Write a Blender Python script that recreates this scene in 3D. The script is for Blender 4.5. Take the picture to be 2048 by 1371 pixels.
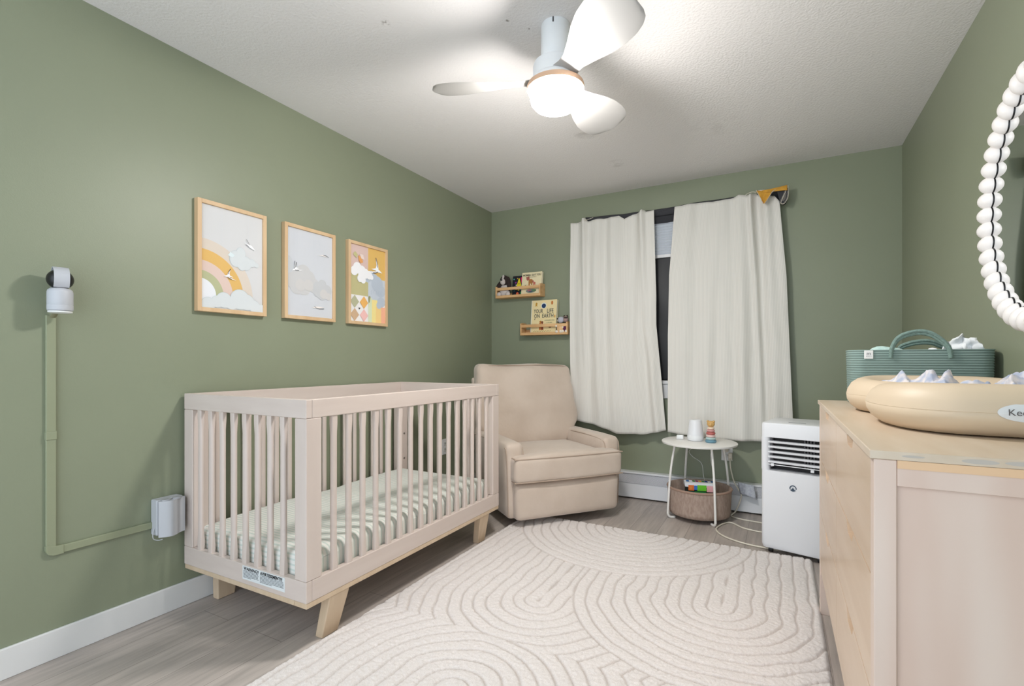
import bpy, bmesh, math, random
import numpy as np
from mathutils import Vector, Matrix, noise as mnoise
random.seed(4); RS = np.random.RandomState(4)
sc = bpy.context.scene
for o in list(bpy.data.objects): bpy.data.objects.remove(o)
C = sc.collection
PI = math.pi
# ------------------------------------------------------------------ camera, world, lights, exposure
LX, RX, BY, CZ, FY = -2.209, .661, 3.742, 2.328, -.75
cam = bpy.data.cameras.new('camera'); co = bpy.data.objects.new('camera', cam); C.objects.link(co)
co.location = (0, 0, 1.027); co.rotation_euler = (PI/2, 0, math.radians(28.2))
cam.sensor_width = 36; cam.lens = 990.8/2048*36; cam.shift_y = (721.9-685.5)/2048; cam.clip_start = .05
sc.camera = co
w = bpy.data.worlds.new('world'); sc.world = w; w.use_nodes = True
bg = w.node_tree.nodes['Background']; bg.inputs[0].default_value = (.80, .90, 1, 1); bg.inputs[1].default_value = 1.1
GLOBE = 92.0
sc.view_settings.view_transform = 'Standard'; sc.view_settings.look = 'None'; sc.view_settings.gamma = 1
sc.view_settings.use_curve_mapping = False; sc.view_settings.exposure = 1.24
try:
    sc.cycles.use_denoising = True; sc.cycles.max_bounces = 8; sc.cycles.diffuse_bounces = 5
    sc.cycles.sample_clamp_indirect = 6
except Exception: pass
# ------------------------------------------------------------------ materials
def srgb(r, g, b):
    f = lambda c: ((c/255+.055)/1.055)**2.4 if c/255 > .04045 else c/255/12.92
    return (f(r), f(g), f(b), 1)
MC = {}
def mat(name, rgb, rough=.6, noise=0, nscale=20, bump=0, bscale=200, stretch=(1, 1, 1), metal=0, emit=0, rgb2=None, spec=None, detail=4, bdist=.002, sheen=0):
    if name in MC: return MC[name]
    m = bpy.data.materials.new(name); m.use_nodes = True; nt = m.node_tree; N = nt.nodes; Lk = nt.links
    b = N['Principled BSDF']; b.inputs['Roughness'].default_value = rough; b.inputs['Metallic'].default_value = metal
    if spec is not None: b.inputs['Specular IOR Level'].default_value = spec
    if sheen: b.inputs['Sheen Weight'].default_value = sheen; b.inputs['Sheen Roughness'].default_value = .5
    c = srgb(*rgb)
    tc = N.new('ShaderNodeTexCoord'); mp = N.new('ShaderNodeMapping'); mp.inputs['Scale'].default_value = stretch
    Lk.new(tc.outputs['Object'], mp.inputs[0])
    if noise or rgb2:
        nz = N.new('ShaderNodeTexNoise'); nz.inputs['Scale'].default_value = nscale; nz.inputs['Detail'].default_value = detail
        Lk.new(mp.outputs[0], nz.inputs['Vector'])
        mx = N.new('ShaderNodeMix'); mx.data_type = 'RGBA'
        c2 = srgb(*rgb2) if rgb2 else tuple(max(0, x*(1-noise)) for x in c[:3])+(1,)
        mx.inputs['A'].default_value = c; mx.inputs['B'].default_value = c2
        rp = N.new('ShaderNodeMapRange'); rp.inputs[1].default_value = .35; rp.inputs[2].default_value = .65
        Lk.new(nz.outputs[0], rp.inputs[0]); Lk.new(rp.outputs[0], mx.inputs['Factor']); Lk.new(mx.outputs['Result'], b.inputs['Base Color'])
    else: b.inputs['Base Color'].default_value = c
    if bump:
        n2 = N.new('ShaderNodeTexNoise'); n2.inputs['Scale'].default_value = bscale; n2.inputs['Detail'].default_value = 3
        Lk.new(mp.outputs[0], n2.inputs['Vector'])
        bp = N.new('ShaderNodeBump'); bp.inputs['Strength'].default_value = bump; bp.inputs['Distance'].default_value = bdist
        Lk.new(n2.outputs[0], bp.inputs['Height']); Lk.new(bp.outputs[0], b.inputs['Normal'])
    if emit:
        b.inputs['Emission Color'].default_value = c; b.inputs['Emission Strength'].default_value = emit
    MC[name] = m; return m
def flat(rgb, rough=.7): return mat('paint_%d_%d_%d' % rgb, rgb, rough)
def stripes(name, a, b, period, duty, coord='UV', axis=0, rough=.85, bump=.3, soft=.1):
    m = bpy.data.materials.new(name); m.use_nodes = True; nt = m.node_tree; N = nt.nodes; Lk = nt.links
    bs = N['Principled BSDF']; bs.inputs['Roughness'].default_value = rough; bs.inputs['Specular IOR Level'].default_value = .2
    tc = N.new('ShaderNodeTexCoord'); sp = N.new('ShaderNodeSeparateXYZ'); Lk.new(tc.outputs[coord], sp.inputs[0])
    mu = N.new('ShaderNodeMath'); mu.operation = 'DIVIDE'; mu.inputs[1].default_value = period; Lk.new(sp.outputs[axis], mu.inputs[0])
    fr = N.new('ShaderNodeMath'); fr.operation = 'FRACT'; Lk.new(mu.outputs[0], fr.inputs[0])
    pp = N.new('ShaderNodeMath'); pp.operation = 'PINGPONG'; pp.inputs[1].default_value = .5; Lk.new(fr.outputs[0], pp.inputs[0])
    rp = N.new('ShaderNodeMapRange'); rp.inputs[1].default_value = duty/2-soft/2; rp.inputs[2].default_value = duty/2+soft/2; Lk.new(pp.outputs[0], rp.inputs[0])
    mx = N.new('ShaderNodeMix'); mx.data_type = 'RGBA'; mx.inputs['A'].default_value = srgb(*b); mx.inputs['B'].default_value = srgb(*a)
    Lk.new(rp.outputs[0], mx.inputs['Factor']); Lk.new(mx.outputs['Result'], bs.inputs['Base Color'])
    n2 = N.new('ShaderNodeTexNoise'); n2.inputs['Scale'].default_value = 600; Lk.new(tc.outputs['Object'], n2.inputs['Vector'])
    bp = N.new('ShaderNodeBump'); bp.inputs['Strength'].default_value = bump; bp.inputs['Distance'].default_value = .001
    Lk.new(n2.outputs[0], bp.inputs['Height']); Lk.new(bp.outputs[0], bs.inputs['Normal'])
    return m
WALLC = (139, 146, 123)
m_wall = mat('wall_paint', WALLC, .45, noise=.03, nscale=3, bump=.25, bscale=260, bdist=.0008)
m_white = mat('white_paint', (232, 232, 232), .4)
m_trim = mat('trim_paint', (226, 226, 226), .35)
m_plastic = mat('white_plastic', (232, 234, 238), .35)
m_crib = mat('washed_wood', (212, 198, 190), .45, rgb2=(207, 192, 184), nscale=14, stretch=(1, 1, .12), bump=.1, bscale=90)
m_cribh = mat('washed_wood_rail', (212, 198, 190), .45, rgb2=(207, 192, 184), nscale=14, stretch=(.3, .12, 2), bump=.1, bscale=90)
m_cribleg = mat('natural_leg_wood', (212, 190, 164), .45, rgb2=(202, 178, 150), nscale=14, stretch=(2, 2, .2))
m_frame = mat('frame_wood', (218, 188, 150), .5, rgb2=(208, 174, 134), nscale=20, stretch=(1, 1, .15))
m_shelf = mat('shelf_wood', (226, 184, 134), .5, rgb2=(208, 162, 112), nscale=16, stretch=(.2, 1, 2))
m_dress = mat('dresser_front_wood', (214, 189, 164), .28, rgb2=(206, 179, 152), nscale=10, stretch=(1, .25, 2), detail=2)
m_dressp = mat('dresser_end_wood', (224, 207, 195), .4, rgb2=(210, 184, 169), nscale=3.2, stretch=(2.2, 1, .35), detail=2)
m_dresst = mat('dresser_top_wood', (208, 191, 171), .38, rgb2=(200, 180, 157), nscale=9, stretch=(2, .3, 1), detail=3)
m_raw_glow = mat('raw_pine_gap_glow', (222, 184, 146), .5)  # bare drawer wood, also the painted orange glow under the dresser top
m_chair = mat('beige_microfibre', (207, 191, 177), .8, rgb2=(198, 181, 166), nscale=5, bump=.25, bscale=40, bdist=.004, sheen=.4)
m_pipe = mat('piping_fabric', (176, 157, 141), .8)
m_black = mat('black_plastic', (18, 18, 20), .35)
m_metalw = mat('white_metal', (236, 234, 230), .35)
m_sage = stripes('rope_sage', (136, 156, 150), (104, 124, 120), .0085, .22, 'Object', 2, bump=.6)
m_ropeh = mat('rope_handle', (124, 148, 140), .85, noise=.25, nscale=160, bump=.5, bscale=300)
m_pad = mat('cream_foam', (212, 192, 166), .5)
m_basket = mat('brown_felt', (182, 162, 149), .9, rgb2=(164, 142, 129), nscale=90, stretch=(1, 1, .35), bump=.5, bscale=400)
m_steel = mat('bolt_steel', (150, 145, 140), .4, metal=.8)
m_cord = mat('cream_cord', (226, 220, 204), .5)
m_conduit = mat('painted_conduit', (146, 152, 125), .45)
m_heat = mat('heater_enamel', (228, 230, 234), .35)
# ------------------------------------------------------------------ object helpers
def new(name, bm, m=None, parent=None, smooth=False, bevel=0, angle=40, mats=None):
    me = bpy.data.meshes.new(name)
    if isinstance(bm, bmesh.types.BMesh): bm.to_mesh(me); bm.free()
    else:
        v, f = bm; me.from_pydata([tuple(map(float, p)) for p in v], [], f); me.update()
    for x in (mats or ([m] if m else [])): me.materials.append(x)
    o = bpy.data.objects.new(name, me); C.objects.link(o)
    if parent is not None: o.parent = parent
    if smooth:
        me.polygons.foreach_set('use_smooth', [True]*len(me.polygons))
        try: me.set_sharp_from_angle(angle=math.radians(angle))
        except Exception: pass
    if bevel:
        md = o.modifiers.new('bevel', 'BEVEL'); md.width = bevel; md.segments = 2; md.limit_method = 'ANGLE'; md.angle_limit = math.radians(40)
        me.polygons.foreach_set('use_smooth', [True]*len(me.polygons))
        try: md.harden_normals = True
        except Exception: pass
    return o
def tag(o, label, cat, group=None, kind=None):
    o['label'] = label; o['category'] = cat
    if group: o['group'] = group
    if kind: o['kind'] = kind
    return o
def thing(name, loc, label, cat, group=None, rz=0):
    o = bpy.data.objects.new(name, None); C.objects.link(o); o.location = loc; o.rotation_euler = (0, 0, rz); o.empty_display_size = .05
    return tag(o, label, cat, group)
def struct(o): o['kind'] = 'structure'; return o
def box(bm, a, b):
    x0, y0, z0 = a; x1, y1, z1 = b
    v = [bm.verts.new(p) for p in [(x0,y0,z0),(x1,y0,z0),(x1,y1,z0),(x0,y1,z0),(x0,y0,z1),(x1,y0,z1),(x1,y1,z1),(x0,y1,z1)]]
    for f in [(0,3,2,1),(4,5,6,7),(0,1,5,4),(1,2,6,5),(2,3,7,6),(3,0,4,7)]: bm.faces.new([v[i] for i in f])
    return v
def B(*boxes):
    bm = bmesh.new()
    for a, b in boxes: box(bm, a, b)
    return bm
def loft(bm, rings, close=True, cap=True):
    vs = [[bm.verts.new(p) for p in r] for r in rings]
    n = len(vs[0])
    for i in range(len(vs)-1):
        for j in range(n if close else n-1):
            k = (j+1) % n
            bm.faces.new([vs[i][j], vs[i][k], vs[i+1][k], vs[i+1][j]])
    if cap and close:
        bm.faces.new(vs[0][::-1]); bm.faces.new(vs[-1])
    return vs
def lathe(prof, n=32, cx=0, cy=0, cap=True):
    bm = bmesh.new()
    loft(bm, [[(cx+r*math.cos(2*PI*j/n), cy+r*math.sin(2*PI*j/n), z) for j in range(n)] for r, z in prof], cap=cap)
    bmesh.ops.recalc_face_normals(bm, faces=bm.faces); return bm
def spline(pts, k=6, closed=False):
    P = [Vector(p) for p in pts]; n = len(P); out = []
    rng = range(n if closed else n-1)
    for i in rng:
        g = (lambda j: P[j % n]) if closed else (lambda j: P[min(max(j, 0), n-1)])
        a, b, c, d = g(i-1), g(i), g(i+1), g(i+2)
        for s in range(k):
            t = s/k; out.append(.5*((2*b)+(c-a)*t+(2*a-5*b+4*c-d)*t*t+(3*b-a-3*c+d)*t**3))
    if not closed: out.append(P[-1])
    return out
def tube(bm, pts, r, n=8, closed=False, flatz=1):
    P = [Vector(p) for p in pts]; m = len(P); rings = []; up = None
    for i in range(m):
        a = P[(i-1) % m] if (closed or i > 0) else P[i]; b = P[(i+1) % m] if (closed or i < m-1) else P[i]
        t = (b-a).normalized()
        if up is None: up = Vector((0, 0, 1)) if abs(t.z) < .9 else Vector((1, 0, 0))
        s = t.cross(up)
        if s.length < 1e-4: s = t.orthogonal()
        s.normalize(); up = s.cross(t).normalized()
        rr = r[i] if hasattr(r, '__len__') else r
        rings.append([P[i]+s*rr*math.cos(2*PI*j/n)+up*rr*flatz*math.sin(2*PI*j/n) for j in range(n)])
    if closed: rings.append(rings[0]); loft(bm, rings, cap=False); bmesh.ops.remove_doubles(bm, verts=bm.verts, dist=1e-6)
    else: loft(bm, rings)
    return bm
def T(pts, r, n=8, closed=False, flatz=1): return tube(bmesh.new(), pts, r, n, closed, flatz)
def rbox(c, s, r, n=8, fn=None):
    """rounded box, centre c, full size s, radius r, surface grid n, fn deforms unit pos"""
    bm = bmesh.new(); h = Vector(s)/2; seen = {}
    def V(p):
        k = tuple(round(q, 5) for q in p)
        if k not in seen:
            q = Vector((p[0]*h.x, p[1]*h.y, p[2]*h.z))
            rr = min(r, h.x*.999, h.y*.999, h.z*.999)
            inn = Vector([max(-(h[i]-rr), min(h[i]-rr, q[i])) for i in range(3)])
            d = q-inn
            if d.length > 1e-9: q = inn+d.normalized()*rr
            if fn: q = Vector(fn(q, Vector(p)))
            seen[k] = bm.verts.new(q+Vector(c))
        return seen[k]
    # bunch grid lines towards the edges
    g = [math.sin(PI/2*(2*i/n-1)) for i in range(n+1)]
    for ax in range(3):
        for sg in (-1, 1):
            for i in range(n):
                for j in range(n):
                    q = []
                    for (a, b) in ((g[i], g[j]), (g[i+1], g[j]), (g[i+1], g[j+1]), (g[i], g[j+1])):
                        p = [0, 0, 0]; p[ax] = sg; p[(ax+1) % 3] = a; p[(ax+2) % 3] = b; q.append(V(p))
                    try: bm.faces.new(q if sg > 0 else q[::-1])
                    except ValueError: pass
    bmesh.ops.recalc_face_normals(bm, faces=bm.faces)
    return bm
def ell(bm, c, s, n=14, rot=None):
    M = Matrix.Translation(c) @ (rot or Matrix.Identity(4)) @ Matrix.Diagonal((s[0], s[1], s[2], 1))
    bmesh.ops.create_uvsphere(bm, u_segments=n*2, v_segments=n, radius=1, matrix=M); return bm
def E(c, s, n=12, rot=None): return ell(bmesh.new(), c, s, n, rot)
def gridmesh(fn, nu, nv, thick=0):
    """fn(i/nu, j/nv) -> xyz ; returns verts, faces, uv list"""
    v = [fn(i/nu, j/nv) for j in range(nv+1) for i in range(nu+1)]
    f = [(j*(nu+1)+i, j*(nu+1)+i+1, (j+1)*(nu+1)+i+1, (j+1)*(nu+1)+i) for j in range(nv) for i in range(nu)]
    return v, f
def set_uv(o, uv):
    me = o.data; l = me.uv_layers.new(name='UVMap'); 
    for li, lp in enumerate(me.loops): l.data[li].uv = uv[lp.vertex_index]
def solid(o, t, off=0):
    md = o.modifiers.new('solid', 'SOLIDIFY'); md.thickness = t; md.offset = off; return md
def text(name, s, size, M, m, parent, depth=.0004, align='CENTER', sx=1, bold=0):
    cu = bpy.data.curves.new(name, 'FONT'); cu.body = s; cu.size = size; cu.align_x = align; cu.align_y = 'CENTER'
    cu.extrude = depth; cu.offset = bold; cu.resolution_u = 2
    t = bpy.data.objects.new(name, cu); C.objects.link(t)
    bpy.context.view_layer.update()
    me = bpy.data.meshes.new_from_object(t.evaluated_get(bpy.context.evaluated_depsgraph_get()))
    bpy.data.objects.remove(t); me.materials.clear(); me.materials.append(m)
    me.transform(M @ Matrix.Diagonal((sx, 1, 1, 1)))
    o = bpy.data.objects.new(name, me); C.objects.link(o)
    if parent is not None: o.parent = parent
    return o
def frame3(o, u, v):
    u = Vector(u).normalized(); v = Vector(v).normalized(); n = u.cross(v)
    M = Matrix.Identity(4)
    for i in range(3): M[i][0] = u[i]; M[i][1] = v[i]; M[i][2] = n[i]; M[i][3] = o[i]
    return M
class Paint:
    """flat printed picture: coloured shapes laid over each other in one thin mesh"""
    def __init__(s, W, H, M): s.W, s.H, s.M = W, H, M; s.v = []; s.f = []; s.mi = []; s.m = []; s.k = 0
    def poly(s, rgb, pts, clip=True):
        if clip:
            for ax, lim, sg in ((0, 0, 1), (0, s.W, -1), (1, 0, 1), (1, s.H, -1)):
                out = []
                for i in range(len(pts)):
                    a, b = pts[i-1], pts[i]
                    ia, ib = sg*(a[ax]-lim) >= 0, sg*(b[ax]-lim) >= 0
                    if ia != ib:
                        t = (lim-a[ax])/(b[ax]-a[ax]); out.append((a[0]+(b[0]-a[0])*t, a[1]+(b[1]-a[1])*t))
                    if ib: out.append(b)
                pts = out
                if len(pts) < 3: return
        m = flat(rgb, .8)
        if m not in s.m: s.m.append(m)
        i0 = len(s.v)
        for p in pts: s.v.append(tuple(s.M @ Vector((p[0], p[1], s.k*.00012))))
        s.f.append(list(range(i0, len(s.v)))); s.mi.append(s.m.index(m)); s.k += 1
    def rect(s, rgb, x0, y0, x1, y1): s.poly(rgb, [(x0, y0), (x1, y0), (x1, y1), (x0, y1)])
    def ring(s, rgb, cx, cy, r, a0=0, a1=360, n=48, ry=None):
        ry = ry or r; s.poly(rgb, [(cx+r*math.cos(math.radians(a0+(a1-a0)*i/n)), cy+ry*math.sin(math.radians(a0+(a1-a0)*i/n))) for i in range(n)])
    def cloud(s, rgb, blobs):
        for b in blobs: s.ring(rgb, b[0], b[1], b[2], ry=b[2]*(b[3] if len(b) > 3 else 1), n=24)
    def line(s, rgb, pts, w):
        for a, b in zip(pts, pts[1:]):
            d = Vector((b[0]-a[0], b[1]-a[1])); 
            if d.length == 0: continue
            n = Vector((-d.y, d.x)).normalized()*w/2
            s.poly(rgb, [(a[0]+n.x, a[1]+n.y), (a[0]-n.x, a[1]-n.y), (b[0]-n.x, b[1]-n.y), (b[0]+n.x, b[1]+n.y)])
    def build(s, name, parent):
        o = new(name, (s.v, s.f), None, parent, mats=s.m)
        o.data.polygons.foreach_set('material_index', s.mi)
        bm = bmesh.new(); bm.from_mesh(o.data); bmesh.ops.triangulate(bm, faces=bm.faces); bm.to_mesh(o.data); bm.free()
        return o
# ------------------------------------------------------------------ the room
fm = bpy.data.materials.new('grey_plank_floor'); fm.use_nodes = True
nt = fm.node_tree; N = nt.nodes; Lk = nt.links; b = N['Principled BSDF']; b.inputs['Roughness'].default_value = .42
tc = N.new('ShaderNodeTexCoord'); mp = N.new('ShaderNodeMapping'); mp.inputs['Rotation'].default_value = (0, 0, PI/2)
Lk.new(tc.outputs['Object'], mp.inputs[0])
br = N.new('ShaderNodeTexBrick'); br.inputs['Scale'].default_value = 1; br.inputs['Brick Width'].default_value = 1.2; br.inputs['Row Height'].default_value = .16
br.inputs['Mortar Size'].default_value = .0012; br.inputs['Color1'].default_value = srgb(190, 180, 173); br.inputs['Color2'].default_value = srgb(176, 166, 159); br.inputs['Mortar'].default_value = srgb(138, 128, 122)
br.offset = .37; Lk.new(mp.outputs[0], br.inputs[0])
m2 = N.new('ShaderNodeMapping'); m2.inputs['Scale'].default_value = (14, 1.1, 1); Lk.new(tc.outputs['Object'], m2.inputs[0])
nz = N.new('ShaderNodeTexNoise'); nz.inputs['Scale'].default_value = 2.5; nz.inputs['Detail'].default_value = 6; nz.inputs['Roughness'].default_value = .6; Lk.new(m2.outputs[0], nz.inputs['Vector'])
rp = N.new('ShaderNodeMapRange'); rp.inputs[1].default_value = .3; rp.inputs[2].default_value = .7; rp.inputs[3].default_value = .74; rp.inputs[4].default_value = 1.14; Lk.new(nz.outputs[0], rp.inputs[0])
mx = N.new('ShaderNodeMix'); mx.data_type = 'RGBA'; mx.blend_type = 'MULTIPLY'; mx.inputs['Factor'].default_value = 1
Lk.new(br.outputs['Color'], mx.inputs['A']); Lk.new(rp.outputs[0], mx.inputs['B']); Lk.new(mx.outputs['Result'], b.inputs['Base Color'])
struct(new('floor', B(((LX-.1, FY, -.08), (RX+.1, BY+.1, 0))), fm))
cm = bpy.data.materials.new('popcorn_ceiling'); cm.use_nodes = True
nt = cm.node_tree; N = nt.nodes; Lk = nt.links; b = N['Principled BSDF']; b.inputs['Roughness'].default_value = .9; b.inputs['Specular IOR Level'].default_value = .1
tc = N.new('ShaderNodeTexCoord'); last = None
rgbn = N.new('ShaderNodeRGB'); rgbn.outputs[0].default_value = srgb(231, 228, 227); last = rgbn.outputs[0]
for (sx, sy, rad, amt) in ((-.955, 2.69, .09, .22), (-.93, 3.20, .075, .2), (-.3, 2.95, .16, .05), (-1.33, 1.45, .022, .3), (-.91, 1.66, .01, .6), (-.86, 1.74, .008, .6)):
    vm = N.new('ShaderNodeVectorMath'); vm.operation = 'DISTANCE'; vm.inputs[1].default_value = (sx, sy, CZ); Lk.new(tc.outputs['Object'], vm.inputs[0])
    nn = N.new('ShaderNodeTexNoise'); nn.inputs['Scale'].default_value = 14 if rad > .03 else 120; Lk.new(tc.outputs['Object'], nn.inputs['Vector'])
    rr = N.new('ShaderNodeMapRange'); rr.inputs[1].default_value = rad; rr.inputs[2].default_value = rad*.2; rr.inputs[4].default_value = 1; Lk.new(vm.outputs['Value'], rr.inputs[0])
    n3 = N.new('ShaderNodeMapRange'); n3.inputs[1].default_value = .42; n3.inputs[2].default_value = .62; n3.inputs[4].default_value = amt*2; Lk.new(nn.outputs[0], n3.inputs[0])
    mm = N.new('ShaderNodeMath'); mm.operation = 'MULTIPLY'; Lk.new(rr.outputs[0], mm.inputs[0]); Lk.new(n3.outputs[0], mm.inputs[1])
    mx = N.new('ShaderNodeMix'); mx.data_type = 'RGBA'; mx.inputs['B'].default_value = srgb(120, 112, 102); Lk.new(mm.outputs[0], mx.inputs['Factor']); Lk.new(last, mx.inputs['A']); last = mx.outputs['Result']
Lk.new(last, b.inputs['Base Color'])
nz = N.new('ShaderNodeTexNoise'); nz.inputs['Scale'].default_value = 95; nz.inputs['Detail'].default_value = 3; Lk.new(tc.outputs['Object'], nz.inputs['Vector'])
bp = N.new('ShaderNodeBump'); bp.inputs['Strength'].default_value = .55; bp.inputs['Distance'].default_value = .005; Lk.new(nz.outputs[0], bp.inputs['Height']); Lk.new(bp.outputs[0], b.inputs['Normal'])
struct(new('ceiling', B(((LX-.1, FY, CZ), (RX+.1, BY+.1, CZ+.08))), cm))
struct(new('wall_left', B(((LX-.1, FY, 0), (LX, BY, CZ))), m_wall))
struct(new('wall_right', B(((RX, FY, 0), (RX+.1, BY, CZ))), m_wall))
WX0, WX1, WZ0, WZ1 = -1.2, -.14, .82, 2.08
struct(new('wall_back', B(((LX-.1, BY, 0), (WX0, BY+.1, CZ)), ((WX1, BY, 0), (RX+.1, BY+.1, CZ)), ((WX0, BY, 0), (WX1, BY+.1, WZ0)), ((WX0, BY, WZ1), (WX1, BY+.1, CZ))), m_wall))
struct(new('baseboard_left', B(((LX, FY, 0), (LX+.013, BY, .1))), m_trim, bevel=.003))
struct(new('baseboard_right', B(((RX-.013, FY, 0), (RX, BY, .1))), m_trim, bevel=.003))
# window
win = thing('window_1', ((WX0+WX1)/2, BY, WZ0), '', ''); del win['label'], win['category']; win['kind'] = 'structure'
def wl(o): o.location = -Vector(win.location); return o
def fr(a0, a1, z0, z1, t, y0, y1): return B(((a0, y0, z0), (a0+t, y1, z1)), ((a1-t, y0, z0), (a1, y1, z1)), ((a0+t, y0, z0), (a1-t, y1, z0+t)), ((a0+t, y0, z1-t), (a1-t, y1, z1)))
wl(new('window_frame', fr(WX0, WX1, WZ0, WZ1, .045, BY+.03, BY+.09), m_trim, win))
wl(new('pane', B(((WX0+.045, BY+.06, WZ0+.045), (WX1-.045, BY+.066, WZ1-.045))), mat('dark_glass', (10, 12, 16), .08), win))
wl(new('window_trim', B(((WX0-.06, BY-.012, WZ0), (WX0, BY, WZ1+.05)), ((WX1, BY-.012, WZ0), (WX1+.06, BY, WZ1+.05)), ((WX0-.06, BY-.012, WZ1), (WX1+.06, BY, WZ1+.045))), m_trim, win, bevel=.002))
wl(new('window_sill', B(((WX0-.08, BY-.025, WZ0+.04), (WX1+.08, BY+.03, WZ0+.065)), ((WX0-.06, BY-.014, WZ0-.065), (WX1+.06, BY, WZ0+.04))), m_trim, win, bevel=.003))
def sheet(u, v):
    x = WX0+.01+(WX1-WX0-.02)*u; z = WZ0+.065+(1.84-WZ0-.065)*v
    return (x, BY+.014+.0012*math.sin(40*x+3*v)*math.sin(7*z)+.0015*math.sin(15*(x+z)), z)
g = gridmesh(sheet, 60, 60)
o = new('blackout_sheet', g, mat('black_poly', (20, 20, 23), .5, bump=.2, bscale=5, bdist=.006), smooth=True); solid(o, .001)
tag(o, 'creased black plastic sheet covering the window glass between the curtains', 'blackout sheet')
bl = thing('cellular_blind', (-.67, BY-.005, 1.78), 'half-raised white cellular window blind seen in the gap between the curtains', 'blind')
bm = bmesh.new(); zz = [1.81+i*.0095 for i in range(28)]
loft(bm, [[(x, BY-.004-(.008 if i % 2 else 0), z), (x, BY+.012, z)] for i, z in enumerate(zz) for x in (WX0+.01,)][:0] or [[(WX0+.01, BY-.002-(.007 if i % 2 else 0), z), (WX1-.01, BY-.002-(.007 if i % 2 else 0), z), (WX1-.01, BY+.01, z), (WX0+.01, BY+.01, z)] for i, z in enumerate(zz)])
def rel(o, p): o.location = -Vector(p.location); return o
rel(new('blind_fabric', bm, mat('blind_fabric', (206, 212, 220), .8), bl), bl)
rel(new('headrail', B(((WX0+.008, BY-.012, 2.066), (WX1-.008, BY+.012, 2.105))), m_white, bl, bevel=.002), bl)
rel(new('bottom_rail', B(((WX0+.008, BY-.012, 1.788), (WX1-.008, BY+.012, 1.81))), m_white, bl, bevel=.002), bl)
# baseboard heater
m_gr = bpy.data.materials.new('heater_grille'); m_gr.use_nodes = True; nt = m_gr.node_tree; N = nt.nodes; Lk = nt.links
b = N['Principled BSDF']; b.inputs['Roughness'].default_value = .5
tc = N.new('ShaderNodeTexCoord'); mp = N.new('ShaderNodeMapping'); mp.inputs['Rotation'].default_value = (0, PI/4, 0); mp.inputs['Scale'].default_value = (180, 0, 180); Lk.new(tc.outputs['Object'], mp.inputs[0])
ck = N.new('ShaderNodeTexVoronoi'); ck.inputs['Scale'].default_value = 1; ck.inputs['Randomness'].default_value = 0; Lk.new(mp.outputs[0], ck.inputs['Vector'])
rp = N.new('ShaderNodeMapRange'); rp.inputs[1].default_value = .25; rp.inputs[2].default_value = .4; Lk.new(ck.outputs['Distance'], rp.inputs[0])
mx = N.new('ShaderNodeMix'); mx.data_type = 'RGBA'; mx.inputs['A'].default_value = srgb(120, 122, 128); mx.inputs['B'].default_value = srgb(214, 216, 222); Lk.new(rp.outputs[0], mx.inputs['Factor']); Lk.new(mx.outputs['Result'], b.inputs['Base Color'])
ht = thing('baseboard_heater', (-.6, BY-.03, 0), 'long white baseboard heater with a perforated grey top strip along the back wall', 'heater')
H0, H1 = -1.5, .62
rel(new('heater_body', B(((H0, BY-.06, .012), (H1, BY, .118)), ((H0, BY-.045, .118), (H1, BY, .19)), ((H0, BY-.062, .188), (H1, BY, .202))), m_heat, ht, bevel=.003), ht)
bm = bmesh.new(); vs = [bm.verts.new(p) for p in [(H0+.01, BY-.062, .118), (H1-.01, BY-.062, .118), (H1-.01, BY-.052, .19), (H0+.01, BY-.052, .19)]]; bm.faces.new(vs)
gr = rel(new('grille', bm, m_gr, ht), ht); solid(gr, .003)
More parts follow.
